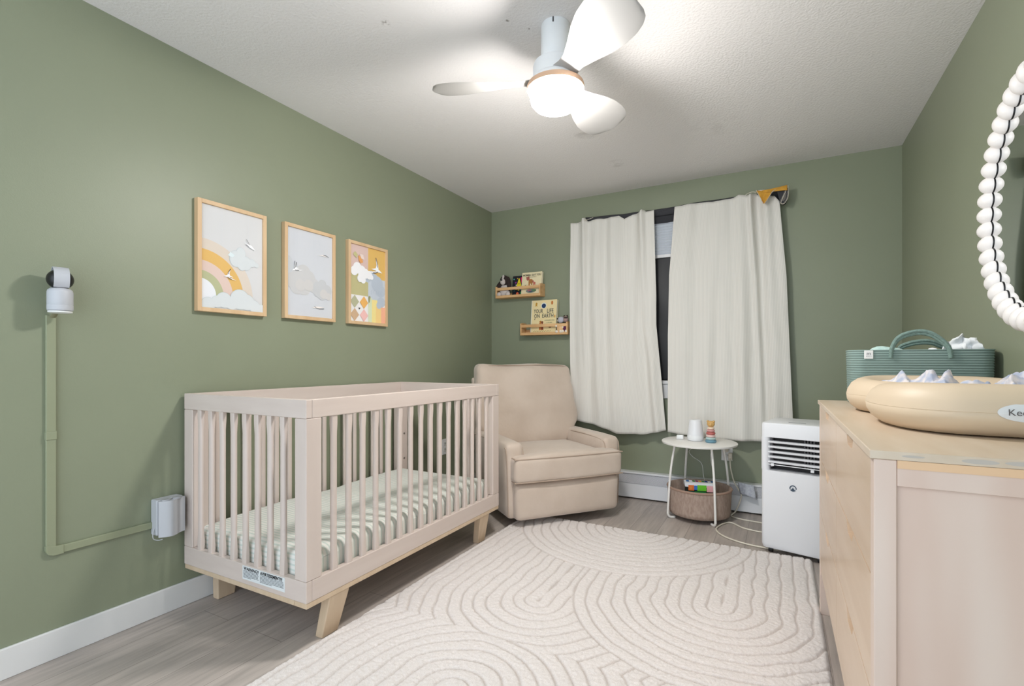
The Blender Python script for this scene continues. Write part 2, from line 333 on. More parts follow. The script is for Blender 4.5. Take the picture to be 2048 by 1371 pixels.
# ------------------------------------------------------------------ rug
RX0, RX1, RY0, RY1 = -1.465, .155, .66, 2.955
def rug_mesh():
    st = .0042; nx = int((RX1-RX0)/st); ny = int((RY1-RY0)/st)
    X, Y = np.meshgrid(np.linspace(RX0, RX1, nx), np.linspace(RY0, RY1, ny))
    wob = .0035*np.sin(X*23+np.sin(Y*17)*2)+.003*np.sin(Y*31+X*11)
    def U(cx, cy, sgn):   # distance to a ray going +y (sgn 1) or -y (sgn -1) from (cx,cy)
        dy = np.where(sgn*(Y-cy) < 0, Y-cy, 0); return np.sqrt((X-cx)**2+dy**2)
    dA = np.sqrt((X+.77)**2+(Y-2.965)**2); dC = U(-.205, 2.19, 1); dB = U(-.888, 1.895, 1); dD = U(-.885, 1.25, -1)
    P = .0545
    edge = np.full_like(X, 1.); reg = np.zeros_like(X)
    m = np.minimum(dB, dD); reg = np.where(dB < dD, 1, 2); d = m
    inC = dC < .598; d = np.where(inC, dC, d); reg = np.where(inC, 3, reg)
    inA = dA < .655; d = np.where(inA, dA, d); reg = np.where(inA, 0, reg)
    d2 = d+wob
    f = np.abs((d2/P+.5) % 1-.5)*P          # distance to nearest groove
    g = np.exp(-(f/.0036)**2)
    for rim in (np.abs(dA-.655), np.where(inA, 1, np.abs(dC-.598))): g = np.maximum(g, np.exp(-((rim+wob*.5)/.0036)**2)*np.where(rim < .03, 1, 0))
    e = np.minimum.reduce([X-RX0, RX1-X, Y-RY0, RY1-Y])
    pil = np.exp(-(f/.02)**2)
    Z = .021 - .0075*g - .001*pil
    nsz = RS.normal(0, 1, X.shape)
    sm = (nsz+np.roll(nsz, 1, 0)+np.roll(nsz, 1, 1)+np.roll(nsz, (1, 1), (0, 1)))/2
    Z = Z+.0009*sm
    Z = Z*np.clip(e/.012, 0.05, 1)**.5
    ex = .004*g
    X = X+RS.normal(0, .0005, X.shape); Y = Y+RS.normal(0, .0005, X.shape)
    co_ = np.stack([X, Y, Z], -1).reshape(-1, 3).astype(np.float32)
    idx = np.arange(nx*ny).reshape(ny, nx)
    q = np.stack([idx[:-1, :-1], idx[:-1, 1:], idx[1:, 1:], idx[1:, :-1]], -1).reshape(-1, 4).astype(np.int32)
    me = bpy.data.meshes.new('area_rug'); me.vertices.add(len(co_)); me.vertices.foreach_set('co', co_.ravel())
    me.loops.add(q.size); me.loops.foreach_set('vertex_index', q.ravel()); me.polygons.add(len(q))
    me.polygons.foreach_set('loop_start', np.arange(0, q.size, 4, dtype=np.int32)); me.polygons.foreach_set('loop_total', np.full(len(q), 4, np.int32))
    me.polygons.foreach_set('use_smooth', np.ones(len(q), bool)); me.update(); me.validate()
    at = me.attributes.new('groove', 'FLOAT', 'POINT'); at.data.foreach_set('value', g.ravel().astype(np.float32))
    return me
me = rug_mesh()
rm = bpy.data.materials.new('cream_pile'); rm.use_nodes = True; nt = rm.node_tree; N = nt.nodes; Lk = nt.links; b = N['Principled BSDF']
b.inputs['Roughness'].default_value = .95; b.inputs['Specular IOR Level'].default_value = .05; b.inputs['Sheen Weight'].default_value = .3
at = N.new('ShaderNodeAttribute'); at.attribute_name = 'groove'
mx = N.new('ShaderNodeMix'); mx.data_type = 'RGBA'; mx.inputs['A'].default_value = srgb(225, 218, 215); mx.inputs['B'].default_value = srgb(199, 189, 183); Lk.new(at.outputs['Fac'], mx.inputs['Factor'])
tc = N.new('ShaderNodeTexCoord'); nz = N.new('ShaderNodeTexNoise'); nz.inputs['Scale'].default_value = 260; nz.inputs['Detail'].default_value = 3; Lk.new(tc.outputs['Object'], nz.inputs['Vector'])
rp = N.new('ShaderNodeMapRange'); rp.inputs[1].default_value = .3; rp.inputs[2].default_value = .7; rp.inputs[3].default_value = .9; rp.inputs[4].default_value = 1.05; Lk.new(nz.outputs[0], rp.inputs[0])
mu = N.new('ShaderNodeMix'); mu.data_type = 'RGBA'; mu.blend_type = 'MULTIPLY'; mu.inputs['Factor'].default_value = 1; Lk.new(mx.outputs['Result'], mu.inputs['A']); Lk.new(rp.outputs[0], mu.inputs['B']); Lk.new(mu.outputs['Result'], b.inputs['Base Color'])
bp = N.new('ShaderNodeBump'); bp.inputs['Strength'].default_value = .5; bp.inputs['Distance'].default_value = .003; Lk.new(nz.outputs[0], bp.inputs['Height']); Lk.new(bp.outputs[0], b.inputs['Normal'])
me.materials.append(rm)
o = bpy.data.objects.new('area_rug', me); C.objects.link(o)
tag(o, 'cream high-low pile rug with carved arch pattern on the grey plank floor', 'rug')
# ------------------------------------------------------------------ crib
CX0, CX1, CY0, CY1 = -2.192, -1.445, 1.18, 2.532
cr = thing('crib', ((CX0+CX1)/2, (CY0+CY1)/2, 0), 'whitewashed wooden baby crib with slatted sides standing against the left green wall', 'crib')
def cp(name, bm, m=m_crib, bevel=.003, parent=cr):
    o = new(name, bm, m, parent, bevel=bevel)
    if parent is cr: rel(o, cr)
    return o
RT0, RT1, RB0, RB1, PW, PD = .826, .892, .18, .255, .06, .068
th = .026
for (a, b_) in (((CX0, CY0, RT0), (CX1, CY0+th, RT1)), ((CX0, CY1-th, RT0), (CX1, CY1, RT1))): cp('top_rail', B((a, b_)), m_cribh)
for (a, b_) in (((CX1-th, CY0+th, RT0), (CX1, CY1-th, RT1)), ((CX0, CY0+th, RT0), (CX0+th, CY1-th, RT1))): cp('top_rail', B((a, b_)), m_cribh)
for (a, b_) in (((CX0, CY0, RB0), (CX1, CY0+th, RB1)), ((CX0, CY1-th, RB0), (CX1, CY1, RB1)), ((CX1-th, CY0+th, RB0), (CX1, CY1-th, RB1)), ((CX0, CY0+th, RB0), (CX0+th, CY1-th, RB1))): cp('bottom_rail', B((a, b_)), m_cribh)
for (a, b_) in (((CX0+.003, CY0+.002, .161), (CX1-.066, CY0+.04, RB0)), ((CX1-.065, CY0+.002, .161), (CX1-.001, CY1-.002, RB0)), ((CX0+.003, CY0+.041, .161), (CX0+.04, CY1-.002, RB0)), ((CX0+.041, CY1-.04, .161), (CX1-.066, CY1-.002, RB0))): cp('base_plinth', B((a, b_)), m_cribleg, .002)
bolts = []
for sx in (0, 1):
    for sy in (0, 1):
        x0 = CX0 if sx == 0 else CX1-PW; y0 = CY0 if sy == 0 else CY1-PD
        p = cp('corner_post', B(((x0, y0, RB1), (x0+PW, y0+PD, RT0))), m_crib, .004)
        for z in (.78, .56, .37):
            if z == .37 and sy == 1: z = .40
            bx = x0+PW if sx == 0 else x0; s = 1 if sx == 0 else -1
            bm = bmesh.new(); ring = []
            M = Matrix.Translation((bx, y0+.034, z)) @ Matrix.Rotation(PI/2, 4, 'Y')
            bmesh.ops.create_cone(bm, cap_ends=True, segments=16, radius1=.007, radius2=.007, depth=.003, matrix=M)
            o = new('bolt', bm, m_steel, p)
SL = .0735
def slat(cx, cy, wx, wy):
    bm = bmesh.new(); rings = []
    for z, sq in ((RB1-.01, 1), (RB1+.03, 1), (RB1+.075, 0), (RT0-.075, 0), (RT0-.03, 1), (RT0+.01, 1)):
        r = []
        for j in range(20):
            a = 2*PI*(j+.5)/20; c, s = math.cos(a), math.sin(a); e = .35 if sq else .9
            r.append((cx+wx/2*math.copysign(abs(c)**e, c), cy+wy/2*math.copysign(abs(s)**e, s), z))
        rings.append(r)
    loft(bm, rings); o = new('slat', bm, m_crib, cr, smooth=True, angle=50); rel(o, cr)
for i in range(8):
    x = -1.58-i*.0731
    slat(x, CY0+.013, .026, .019); slat(x, CY1-.013, .026, .019)
for i in range(16):
    y = 1.312+i*.0731
    slat(CX1-.013, y, .019, .026); slat(CX0+.013, y, .019, .026)
def leg(xt, xb, yt0, yt1, yb0, yb1):
    bm = bmesh.new(); loft(bm, [[(xb, yb0, 0), (xb+.038, yb0, 0), (xb+.038, yb1, 0), (xb, yb1, 0)], [(xt, yt0, .162), (xt+.042, yt0, .162), (xt+.042, yt1, .162), (xt, yt1, .162)]])
    cp('leg', bm, m_cribleg, .005)
leg(-1.490, -1.522, 1.288, 1.384, 1.281, 1.358); leg(-1.490, -1.522, 2.334, 2.428, 2.366, 2.438)
leg(-2.178, -2.160, 1.288, 1.384, 1.281, 1.358); leg(-2.178, -2.160, 2.334, 2.428, 2.366, 2.438)
cp('mattress_board', B(((CX0+.03, CY0+.03, .195), (CX1-.03, CY1-.03, .205))), m_crib, 0)
wlab = cp('warning_label', B(((-1.798, CY0-.0012, .199), (-1.556, CY0+.001, .25))), mat('label_paper', (222, 226, 228), .6), 0); wlab['label'] = 'white warning sticker printed in English and French'
m_ink = mat('black_ink', (32, 32, 36), .7)
text('lettering', 'WARNING!!', .0165, frame3((-1.745, CY0-.0016, .2405), (1, 0, 0), (0, 0, 1)), m_ink, wlab, bold=.0002)
text('lettering', 'AVERTISSEMENT!!!', .0165, frame3((-1.63, CY0-.0016, .2405), (1, 0, 0), (0, 0, 1)), m_ink, wlab, bold=.0004, sx=.92)
bm = bmesh.new()
for (x0, x1) in ((-1.792, -1.702), (-1.694, -1.562)):
    for k in range(6):
        x = x0; z = .2305-k*.0048; end = x1 if k < 5 else x0+(x1-x0)*.5
        while x < end-.004:
            wd = random.uniform(.004, .014); box(bm, (x, CY0-.0016, z), (min(x+wd, end), CY0-.0011, z+.0024)); x += wd+.0016
new('fine_print', bm, mat('grey_ink', (120, 124, 128), .7), wlab)
# mattress with striped sheet
sheetm = bpy.data.materials.new('striped_sheet'); sheetm.use_nodes = True; nt = sheetm.node_tree; N = nt.nodes; Lk = nt.links; b = N['Principled BSDF']; b.inputs['Roughness'].default_value = .85; b.inputs['Specular IOR Level'].default_value = .15
at = N.new('ShaderNodeAttribute'); at.attribute_name = 'run'
def fmath(op, a, bval=None, b2=None):
    n = N.new('ShaderNodeMath'); n.operation = op; Lk.new(a, n.inputs[0])
    if bval is not None: n.inputs[1].default_value = bval
    return n.outputs[0]
fr_ = fmath('FRACT', fmath('DIVIDE', at.outputs['Fac'], .019)); pp = fmath('PINGPONG', fr_, .5)
rp = N.new('ShaderNodeMapRange'); rp.inputs[1].default_value = .16; rp.inputs[2].default_value = .22; Lk.new(pp, rp.inputs[0])
mx = N.new('ShaderNodeMix'); mx.data_type = 'RGBA'; mx.inputs['A'].default_value = srgb(203, 212, 205); mx.inputs['B'].default_value = srgb(226, 226, 220); Lk.new(rp.outputs[0], mx.inputs['Factor']); Lk.new(mx.outputs['Result'], b.inputs['Base Color'])
mw, ml, mh = (CX1-CX0-.066), (CY1-CY0-.066), .135
def matdef(q, p):
    z = q.z
    if p.z > .5:
        z += .006*math.sin(q.y*9+1)*math.cos(q.x*7)+.006*mnoise.noise(Vector((q.x*5, q.y*6, 3)))+.003*mnoise.noise(Vector((q.x*18+q.y*9, q.y*22, 1)))
    ed = .004*mnoise.noise(Vector((q.x*16, q.y*16, q.z*10)))
    return (q.x+ed*(1 if abs(p.x) > .9 else 0), q.y+ed*(1 if abs(p.y) > .9 else 0), z)
bm = rbox((0, 0, mh/2), (mw, ml, mh), .035, 56, matdef)
o = new('crib_mattress', bm, sheetm, smooth=True, angle=180); o.location = ((CX0+CX1)/2, (CY0+CY1)/2, .205)
tag(o, 'crib mattress in a pale mint and white striped fitted sheet inside the crib', 'mattress')
at = o.data.attributes.new('run', 'FLOAT', 'POINT')
for i, v in enumerate(o.data.vertices):
    c = v.co; ye = ml/2-.02
    run = c.y if abs(c.y) < ye else math.copysign(ye+(mh-c.z)+max(0, abs(c.y)-ye)*.5, c.y)
    at.data[i].value = run+5
# ------------------------------------------------------------------ pictures on the left wall
def picture(y0, z0, z1, label, fn, wd=.325):
    root = thing('framed_picture', (LX, y0+wd/2, z0), label, 'picture', 'pale wood framed nursery prints')
    y1 = y0+wd; bw = .018
    bm = B(((LX, y0, z0), (LX+.027, y0+bw, z1)), ((LX, y1-bw, z0), (LX+.027, y1, z1)), ((LX, y0+bw, z0), (LX+.027, y1-bw, z0+bw)), ((LX, y0+bw, z1-bw), (LX+.027, y1-bw, z1)))
    rel(new('frame', bm, m_frame, root, bevel=.0015), root)
    W, H = wd-2*bw, z1-z0-2*bw
    rel(new('backing_board', B(((LX+.002, y0+bw, z0+bw), (LX+.017, y1-bw, z1-bw))), flat((200, 190, 176)), root), root)
    P = Paint(W, H, frame3((LX+.0175, y0+bw, z0+bw), (0, 1, 0), (0, 0, 1)))
    fn(P, W, H); rel(P.build('art_print', root), root)
    return root
WHT = (214, 214, 216)
def bird(P, x, y, s, a=0, fl=1, dark=(70, 70, 80), body=(246, 247, 250)):
    ca, sa = math.cos(a), math.sin(a)
    def t(px, py): px *= fl; return (x+s*(px*ca-py*sa), y+s*(px*sa+py*ca))
    P.poly(body, [t(-.5, 0), t(-.2, .1), t(.15, .08), t(.5, -.12), t(.15, -.06), t(-.1, -.1)])
    P.poly(body, [t(-.15, .05), t(-.02, .35), t(.3, .75), t(.12, .3), t(.15, .05)])
    P.poly(body, [t(-.1, -.03), t(.25, -.18), t(.75, -.4), t(.3, -.32), t(-.12, -.1)])
    P.line(dark, [t(-.02, .2), t(.08, .45), t(.3, .75)], s*.05); P.line(dark, [t(-.1, -.06), t(.05, -.2), t(.3, -.3)], s*.05)
def art1(P, W, H):
    P.rect(WHT, 0, 0, W, H); cx, cy = -.006, .055
    for r, c in ((.246, (218, 206, 194)), (.2, (224, 182, 108)), (.15, (222, 198, 188)), (.106, (184, 186, 148)), (.072, (232, 234, 240))): P.ring(c, cx, cy, r, 0, 360, 96)
    P.rect(WHT, 0, 0, W, .035)
    g = (214, 219, 222); l = (198, 208, 212)
    bl = [(.155, .235, .028, 1.3), (.18, .262, .022, 1.3), (.205, .222, .026, 1.2), (.235, .228, .018), (.258, .222, .011), (.185, .215, .022, 1.3)]
    P.cloud(l, [(a, c_, r*1.06)+tuple(z) for a, c_, r, *z in bl]); P.cloud(g, bl)
    P.poly((220, 232, 236), [(.118, .245), (.13, .262), (.15, .25), (.14, .238)])
    bl = [(.03, .015, .03), (.07, .03, .026), (.1, .04, .034), (.135, .03, .03), (.175, .05, .045), (.21, .04, .036), (.245, .025, .028), (.28, .01, .026)]
    P.cloud(l, [(a, c_, r*1.05) for a, c_, r in bl]); P.cloud(g, bl)
    P.line((214, 216, 222), [(.09, H), (.09, .3)], .0007); P.line((214, 216, 222), [(.215, H), (.215, .33)], .0007)
    bird(P, .12, .15, .045, .1); P.line((90, 90, 98), [(.205, .335), (.225, .305)], .0018); P.line((90, 90, 98), [(.203, .31), (.228, .298)], .0018); P.poly((244, 245, 248), [(.2, .315), (.23, .31), (.25, .29), (.225, .297)])
def art2(P, W, H):
    P.rect((206, 209, 216), 0, 0, W, H)
    a, b2, c = (199, 203, 209), (201, 201, 203), (196, 198, 202)
    P.cloud(a, [(0, .27, .035), (.02, .235, .04), (.05, .225, .035), (.03, .19, .04)])
    P.cloud(b2, [(.06, .2, .04), (.1, .225, .045), (.13, .2, .045), (.16, .17, .04), (.1, .16, .05), (.06, .155, .045), (.03, .18, .04)])
    P.cloud(c, [(.19, .165, .03), (.22, .18, .028), (.25, .15, .034), (.22, .13, .034), (.19, .14, .03)])
    P.cloud((205, 203, 203), [(.08, .16, .03), (.13, .165, .03), (.23, .13, .026), (.26, .12, .02)])
    for x in (.04, .06, .165, .2): P.line((205, 208, 216), [(x, H), (x, .26 if x < .1 else .32)], .0007)
    bird(P, .05, .24, .05, .5); P.line((60, 60, 68), [(.04, .24), (.05, .252), (.055, .275)], .0025)
    P.poly((240, 232, 228), [(.19, .335), (.22, .343), (.255, .335), (.22, .337)]); P.line((60, 60, 66), [(.225, .342), (.24, .344), (.262, .336)], .0024)
    P.poly((240, 232, 228), [(.15, .05), (.18, .058), (.23, .058), (.2, .05)]); P.line((60, 60, 66), [(.165, .058), (.18, .05), (.2, .046), (.23, .05)], .002)
def art3(P, W, H):
    P.rect((236, 234, 234), 0, 0, W, H); h = W*.5
    P.rect((216, 190, 184), 0, .28, h, H); P.rect((222, 182, 104), h, .25, W, H); P.rect((190, 184, 138), 0, .155, h, .3)
    P.rect((196, 204, 216), h, .14, W, .27); P.cloud((184, 194, 208), [(.14, .27, .03), (.17, .285, .03), (.2, .27, .03), (.25, .2, .04), (.22, .24, .05), (.24, .12, .03), (.26, .13, .03)])
    P.rect((214, 222, 190), h, 0, h+.03, .15); P.rect((240, 222, 150), h+.03, 0, W*.8, .14); P.rect((240, 208, 140), W*.72, 0, W*.88, .1); P.rect((242, 180, 150), W*.88, 0, W, .1)
    P.cloud((184, 194, 208), [(.25, .13, .03), (.235, .11, .022)])
    for (x, y, c) in ((.034, .115, (180, 180, 150)), (.108, .115, (230, 176, 100)), (.034, .038, (204, 172, 140)), (.108, .038, (238, 190, 186))):
        P.poly(c, [(x-.034, y), (x, y-.038), (x+.034, y), (x, y+.038)])
    P.poly((60, 60, 60), [(.071, .07), (.063, .079), (.067, .083), (.071, .079), (.075, .084), (.079, .079)])
    P.cloud((238, 238, 242), [(.03, .295, .028), (.055, .315, .034), (.09, .3, .034), (.12, .29, .03), (.15, .285, .026), (.09, .27, .03), (.075, .255, .022), (.1, .25, .022), (.17, .275, .015)])
    P.poly((196, 190, 140), [(.02, .39), (.035, .41), (.055, .395), (.05, .37)]); P.poly((224, 160, 100), [(.06, .39), (.085, .385), (.1, .355), (.08, .345), (.065, .36)]); P.poly((232, 214, 206), [(.07, .4), (.1, .4), (.11, .37), (.085, .375)])
    bird(P, .215, .325, .095, -.25, -1, (80, 80, 90)); P.poly((150, 150, 110), [(.143, .155), (.15, .16), (.16, .155), (.152, .12), (.146, .118)])
    for k in range(5): P.line((170, 182, 198), [(.17+.02*k, .17+.01*(k % 2)), (.165+.02*k, .19), (.175+.02*k, .2)], .0014)
picture(1.23, 1.243, 1.729, 'pale wood framed print of a yellow and pink rainbow with clouds, leftmost of three', art1)
picture(1.655, 1.245, 1.731, 'pale wood framed print of white birds and grey clouds, middle of three', art2)
picture(2.076, 1.246, 1.733, 'pale wood framed print of colourful patchwork squares and a swallow, rightmost of three', art3)
# ------------------------------------------------------------------ baby camera, cable duct, hub on the left wall
kx = -2.14
m_dev = mat('device_plastic', (190, 192, 198), .4)
bc = thing('baby_camera', (kx, .755, 1.197), 'small white baby monitor camera with black ball head mounted on the left wall', 'camera')
def lo(name, bm, m, p, **k): return new(name, bm, m, p, **k)
lo('camera_base', lathe([(.028, 0), (.033, .001), (.0345, .006), (.0345, .019), (.0335, .0195), (.0342, .021), (.0342, .062), (.032, .070), (.025, .076), (.012, .078)], 40), m_dev, bc, smooth=True)
lo('lens_ball', E((0, 0, .106), (.036, .036, .034), 20), m_black, bc, smooth=True, angle=180)
bm = bmesh.new(); R_ = .040
rings = []
dirv = Vector((math.cos(math.radians(-12)), math.sin(math.radians(-12)), 0)); side = Vector((-dirv.y, dirv.x, 0))
for k in range(25):
    a = math.radians(-50+k*(280/24)); c = Vector((0, 0, .108))+dirv*(R_*.92*math.cos(a))+Vector((0, 0, R_*.92*math.sin(a))); n_ = (c-Vector((0, 0, .108))).normalized()
    rings.append([c-side*.02, c+side*.02, c+side*.02+n_*.003, c-side*.02+n_*.003])
loft(bm, rings); lo('head_band', bm, m_dev, bc, smooth=True)
lo('bracket', T(spline([(-.069, 0, -.02), (-.055, 0, -.018), (-.03, 0, -.004), (.02, 0, -.003)], 5), .009, 8, flatz=.3), mat('bracket_metal', (140, 138, 110), .4), bc, smooth=True)
lo('suction_pad', lathe([(.026, -.008), (.032, -.006), (.032, -.001)], 28), m_white, bc, smooth=True)
cd = thing('cable_duct', (LX, .9, .36), 'narrow green-painted cable duct bent down the left wall from camera to hub', 'cable duct')
y0, y1, dz0 = .738, .765, .366
bm = B(((LX, y0, dz0+.02), (LX+.012, y1, 1.185)), ((LX, y0-.0015, .757), (LX+.0145, y1+.0015, .785)), ((LX, y1, dz0-.006), (LX+.012, 1.066, dz0+.02)))
rel(new('duct_channel', bm, m_conduit, cd, bevel=.002), cd)
bm = bmesh.new(); prof = [(y1+.006, dz0+.022), (y0-.0015, dz0+.03), (y0-.0015, dz0+.012), (y0+.005, dz0-.002), (y0+.018, dz0-.0085), (y1+.02, dz0-.0085), (y1+.02, dz0+.022)]
loft(bm, [[(LX, y, z) for y, z in prof], [(LX+.0145, y, z) for y, z in prof]]); bmesh.ops.recalc_face_normals(bm, faces=bm.faces); rel(new('duct_elbow', bm, m_conduit, cd, bevel=.0015), cd)
hb = thing('plug_in_device', (LX, 1.095, .31), 'small grey-white plug-in unit with a wavy curved front on the wall beside the crib', 'plug-in device')
hy0, hy1, hz0, hz1 = 1.062, 1.162, .334, .476
rel(new('device_back', B(((LX, hy0, hz0), (LX+.045, hy1, hz1))), m_dev, hb, bevel=.006), hb)
bm = bmesh.new(); prof = [(hy0+.012, LX+.046)]
for k in range(25):
    t = k/24; prof.append((hy0+.002+(hy1-hy0)*t, LX+.060+.012*math.sin(PI*t)+.009*math.sin(2*PI*t-.6)))
prof.append((hy1, LX+.046))
loft(bm, [[(x, y, z) for y, x in prof] for z in (hz0-.004, hz1-.004)]); bmesh.ops.recalc_face_normals(bm, faces=bm.faces)
rel(new('front_cover', bm, m_dev, hb, smooth=True, angle=50), hb)
bm = bmesh.new()
for (a0, a1) in ((.1, .5), (.5, .92)):
    ya, yb = hy0+(hy1-hy0)*a0, hy0+(hy1-hy0)*a1
    pts = [(LX+.056+.013*math.cos(q), (ya+yb)/2+(yb-ya)/2*.9*math.sin(q)) for q in [2*PI*i/20 for i in range(20)]]
    loft(bm, [[(x, y, hz1-.006) for x, y in pts], [(x, y, hz1+.001) for x, y in pts]])
bmesh.ops.recalc_face_normals(bm, faces=bm.faces); rel(new('vent_cap', bm, mat('vent_grey', (172, 173, 178), .4), hb, smooth=True, angle=50), hb)
rel(new('cord', T(spline([(LX+.03, hy0, .365), (LX+.035, hy0-.008, .345), (LX+.035, hy0-.006, .325), (LX+.04, hy0+.008, .316), (LX+.05, hy0+.02, .318)], 5), .0018, 6), m_dev, hb, smooth=True), hb)
# ------------------------------------------------------------------ outlets
def outlet(loc, u, label, plug=False):
    root = thing('wall_outlet', loc, label, 'outlet', None); c = Vector(loc); u = Vector(u); n = Vector((1, 0, 0)) if abs(u.y) > .5 else Vector((0, -1, 0))
    def bx(a0, a1, z0, z1, d0, d1):
        bm = bmesh.new(); pts = [(a, z) for a, z in ((a0, z0), (a1, z0), (a1, z1), (a0, z1))]
        loft(bm, [[u*a+Vector((0, 0, z))+n*d for a, z in pts] for d in (d0, d1)]); bmesh.ops.recalc_face_normals(bm, faces=bm.faces); return bm
    new('cover_plate', bx(-.036, .036, -.058, .058, 0, .006), m_white, root, bevel=.002)
    for z in (.022, -.022): 
        s = new('socket', bx(-.016, .016, z-.014, z+.014, .006, .008), mat('socket_white', (214, 214, 210), .4), root, bevel=.001)
        new('slot', bx(-.008, -.005, z-.002, z+.008, .008, .0084), m_black, s); new('slot', bx(.005, .008, z-.002, z+.008, .008, .0084), m_black, s)
    return root
outlet((LX, 3.045, .385), (0, 1, 0), 'white wall outlet low on the left wall, seen through the crib slats')
outlet((-.31, BY, .395), (1, 0, 0), 'white wall outlet with plugs in it behind the round side table')
# ------------------------------------------------------------------ recliner
th_ = math.radians(51)
rc = thing('recliner_chair', (-1.155, 2.918, 0), 'beige upholstered glider recliner standing in the corner beside the crib', 'armchair', rz=th_)
def rp_(name, bm, m=m_chair, **k): return new(name, bm, m, rc, smooth=True, angle=80, **k)
def fuzz(q, p, a=.004, s=7): return a*mnoise.noise(Vector((q.x*s, q.y*s, q.z*s+3)))
# arms
for sx in (-1, 1):
    def armfn(q, p, sx=sx):
        y, z = q.y, q.z
        if p.z > 0: z -= .035*max(0, -(q.y)-.16)**1*1.0
        x = q.x
        if p.z < -.2: x -= sx*.012*(-p.z)
        return (x+fuzz(q, p), y, z)
    a = rp_('armrest', rbox((sx*.352, .355, .295), (.12, .62, .47), .035, 14, armfn))
    pts = spline([(sx*.352-sx*.058 if 0 else sx*.408, .66, .505), (sx*.408, .3, .508), (sx*.408, .10, .497), (sx*.407, .055, .47), (sx*.402, .048, .3), (sx*.396, .05, .08)], 6)
    new('piping', T(pts, .0035, 6), m_pipe, a, smooth=True)
    pts = spline([(sx*.296, .5, .512), (sx*.296, .3, .514), (sx*.296, .10, .503), (sx*.297, .054, .475), (sx*.298, .046, .4)], 6)
    new('piping', T(pts, .0035, 6), m_pipe, a, smooth=True)
rp_('body', rbox((0, .38, .24), (.62, .6, .36), .03, 8))
def fp(q, p):
    return (q.x*(1+.01*p.z), q.y-.012*(1-p.x**2)*(1-p.z**2)*(1 if p.y < 0 else 0)+fuzz(q, p), q.z)
rp_('footrest_panel', rbox((0, .04, .172), (.735, .1, .225), .032, 14, fp))
def seat(q, p):
    z = q.z
    if p.z > 0: z += .022*(1-p.x**2)*(1-p.y**2)
    y = q.y-(.012*(1-p.x**2) if p.y < -.5 else 0)
    return (q.x, y+fuzz(q, p), z+fuzz(q, p, .003))
s1 = rp_('seat_cushion', rbox((0, .27, .367), (.585, .58, .155), .04, 14, seat))
s2 = rp_('seat_cushion_front', rbox((0, .035, .367), (.765, .13, .158), .03, 16, seat))
def loop(zc, rx=.372, y0=-.026, y1=.092):
    return spline([(-rx, y1, zc), (-rx, y0+.02, zc), (-rx+.02, y0, zc), (0, y0-.012, zc), (rx-.02, y0, zc), (rx, y0+.02, zc), (rx, y1, zc)], 6)
new('piping', T(loop(.437), .0038, 6), m_pipe, s2, smooth=True); new('piping', T(loop(.297), .0038, 6), m_pipe, s2, smooth=True)
# back
def backfn(q, p):
    h = (p.z+1)/2
    x = q.x*(1.0+.05*math.sin(PI*min(1, max(0, 1-h)))*(1 if h < .75 else .6) - .0)
    x *= 1+.05*math.exp(-((h-.36)/.12)**2)
    if h < .3: x *= 1-.26*(1-h/.3)**1.4
    y = q.y+.12*h+(-.03*(1-p.x**2)*(1-(2*h-.9)**2) if p.y < 0 else .0)
    y += .006*math.sin(h*22)*math.exp(-((h-.45)/.28)**2)*(1-p.x**2)*(1 if p.y < 0 else 0)
    z = q.z+(.004*math.sin(p.x*5+.5)*(1 if p.z > .5 else 0))
    return (x+fuzz(q, p, .008, 5), y+fuzz(q, p, .012, 5)+(.007*mnoise.noise(Vector((q.x*5, 1, q.z*16))) if p.y < 0 else 0), z+fuzz(q, p, .004))
bk = rp_('back_cushion', rbox((0, .605, .705), (.765, .14, .60), .05, 22, backfn))
pl = []
for (x, z) in ((-.375, .60), (-.372, .8), (-.366, .95), (-.34, .985), (-.2, .997), (0, .994), (.2, 1.0), (.34, .985), (.366, .95), (.372, .8), (.383, .62)):
    h = (z-.405)/.6; pl.append((x, .55+.12*h+.006, z))
new('piping', T(spline(pl, 5), .0035, 6), m_pipe, bk, smooth=True)
rp_('back_frame', rbox((0, .70, .66), (.80, .06, .5), .025, 8, lambda q, p: (q.x, q.y+.05*p.z, q.z)))
new('swivel_base', lathe([(.22, .0), (.23, .004), (.23, .025), (.18, .04), (.1, .06), (.08, .07)], 40, 0, .44), m_black, rc, smooth=True)
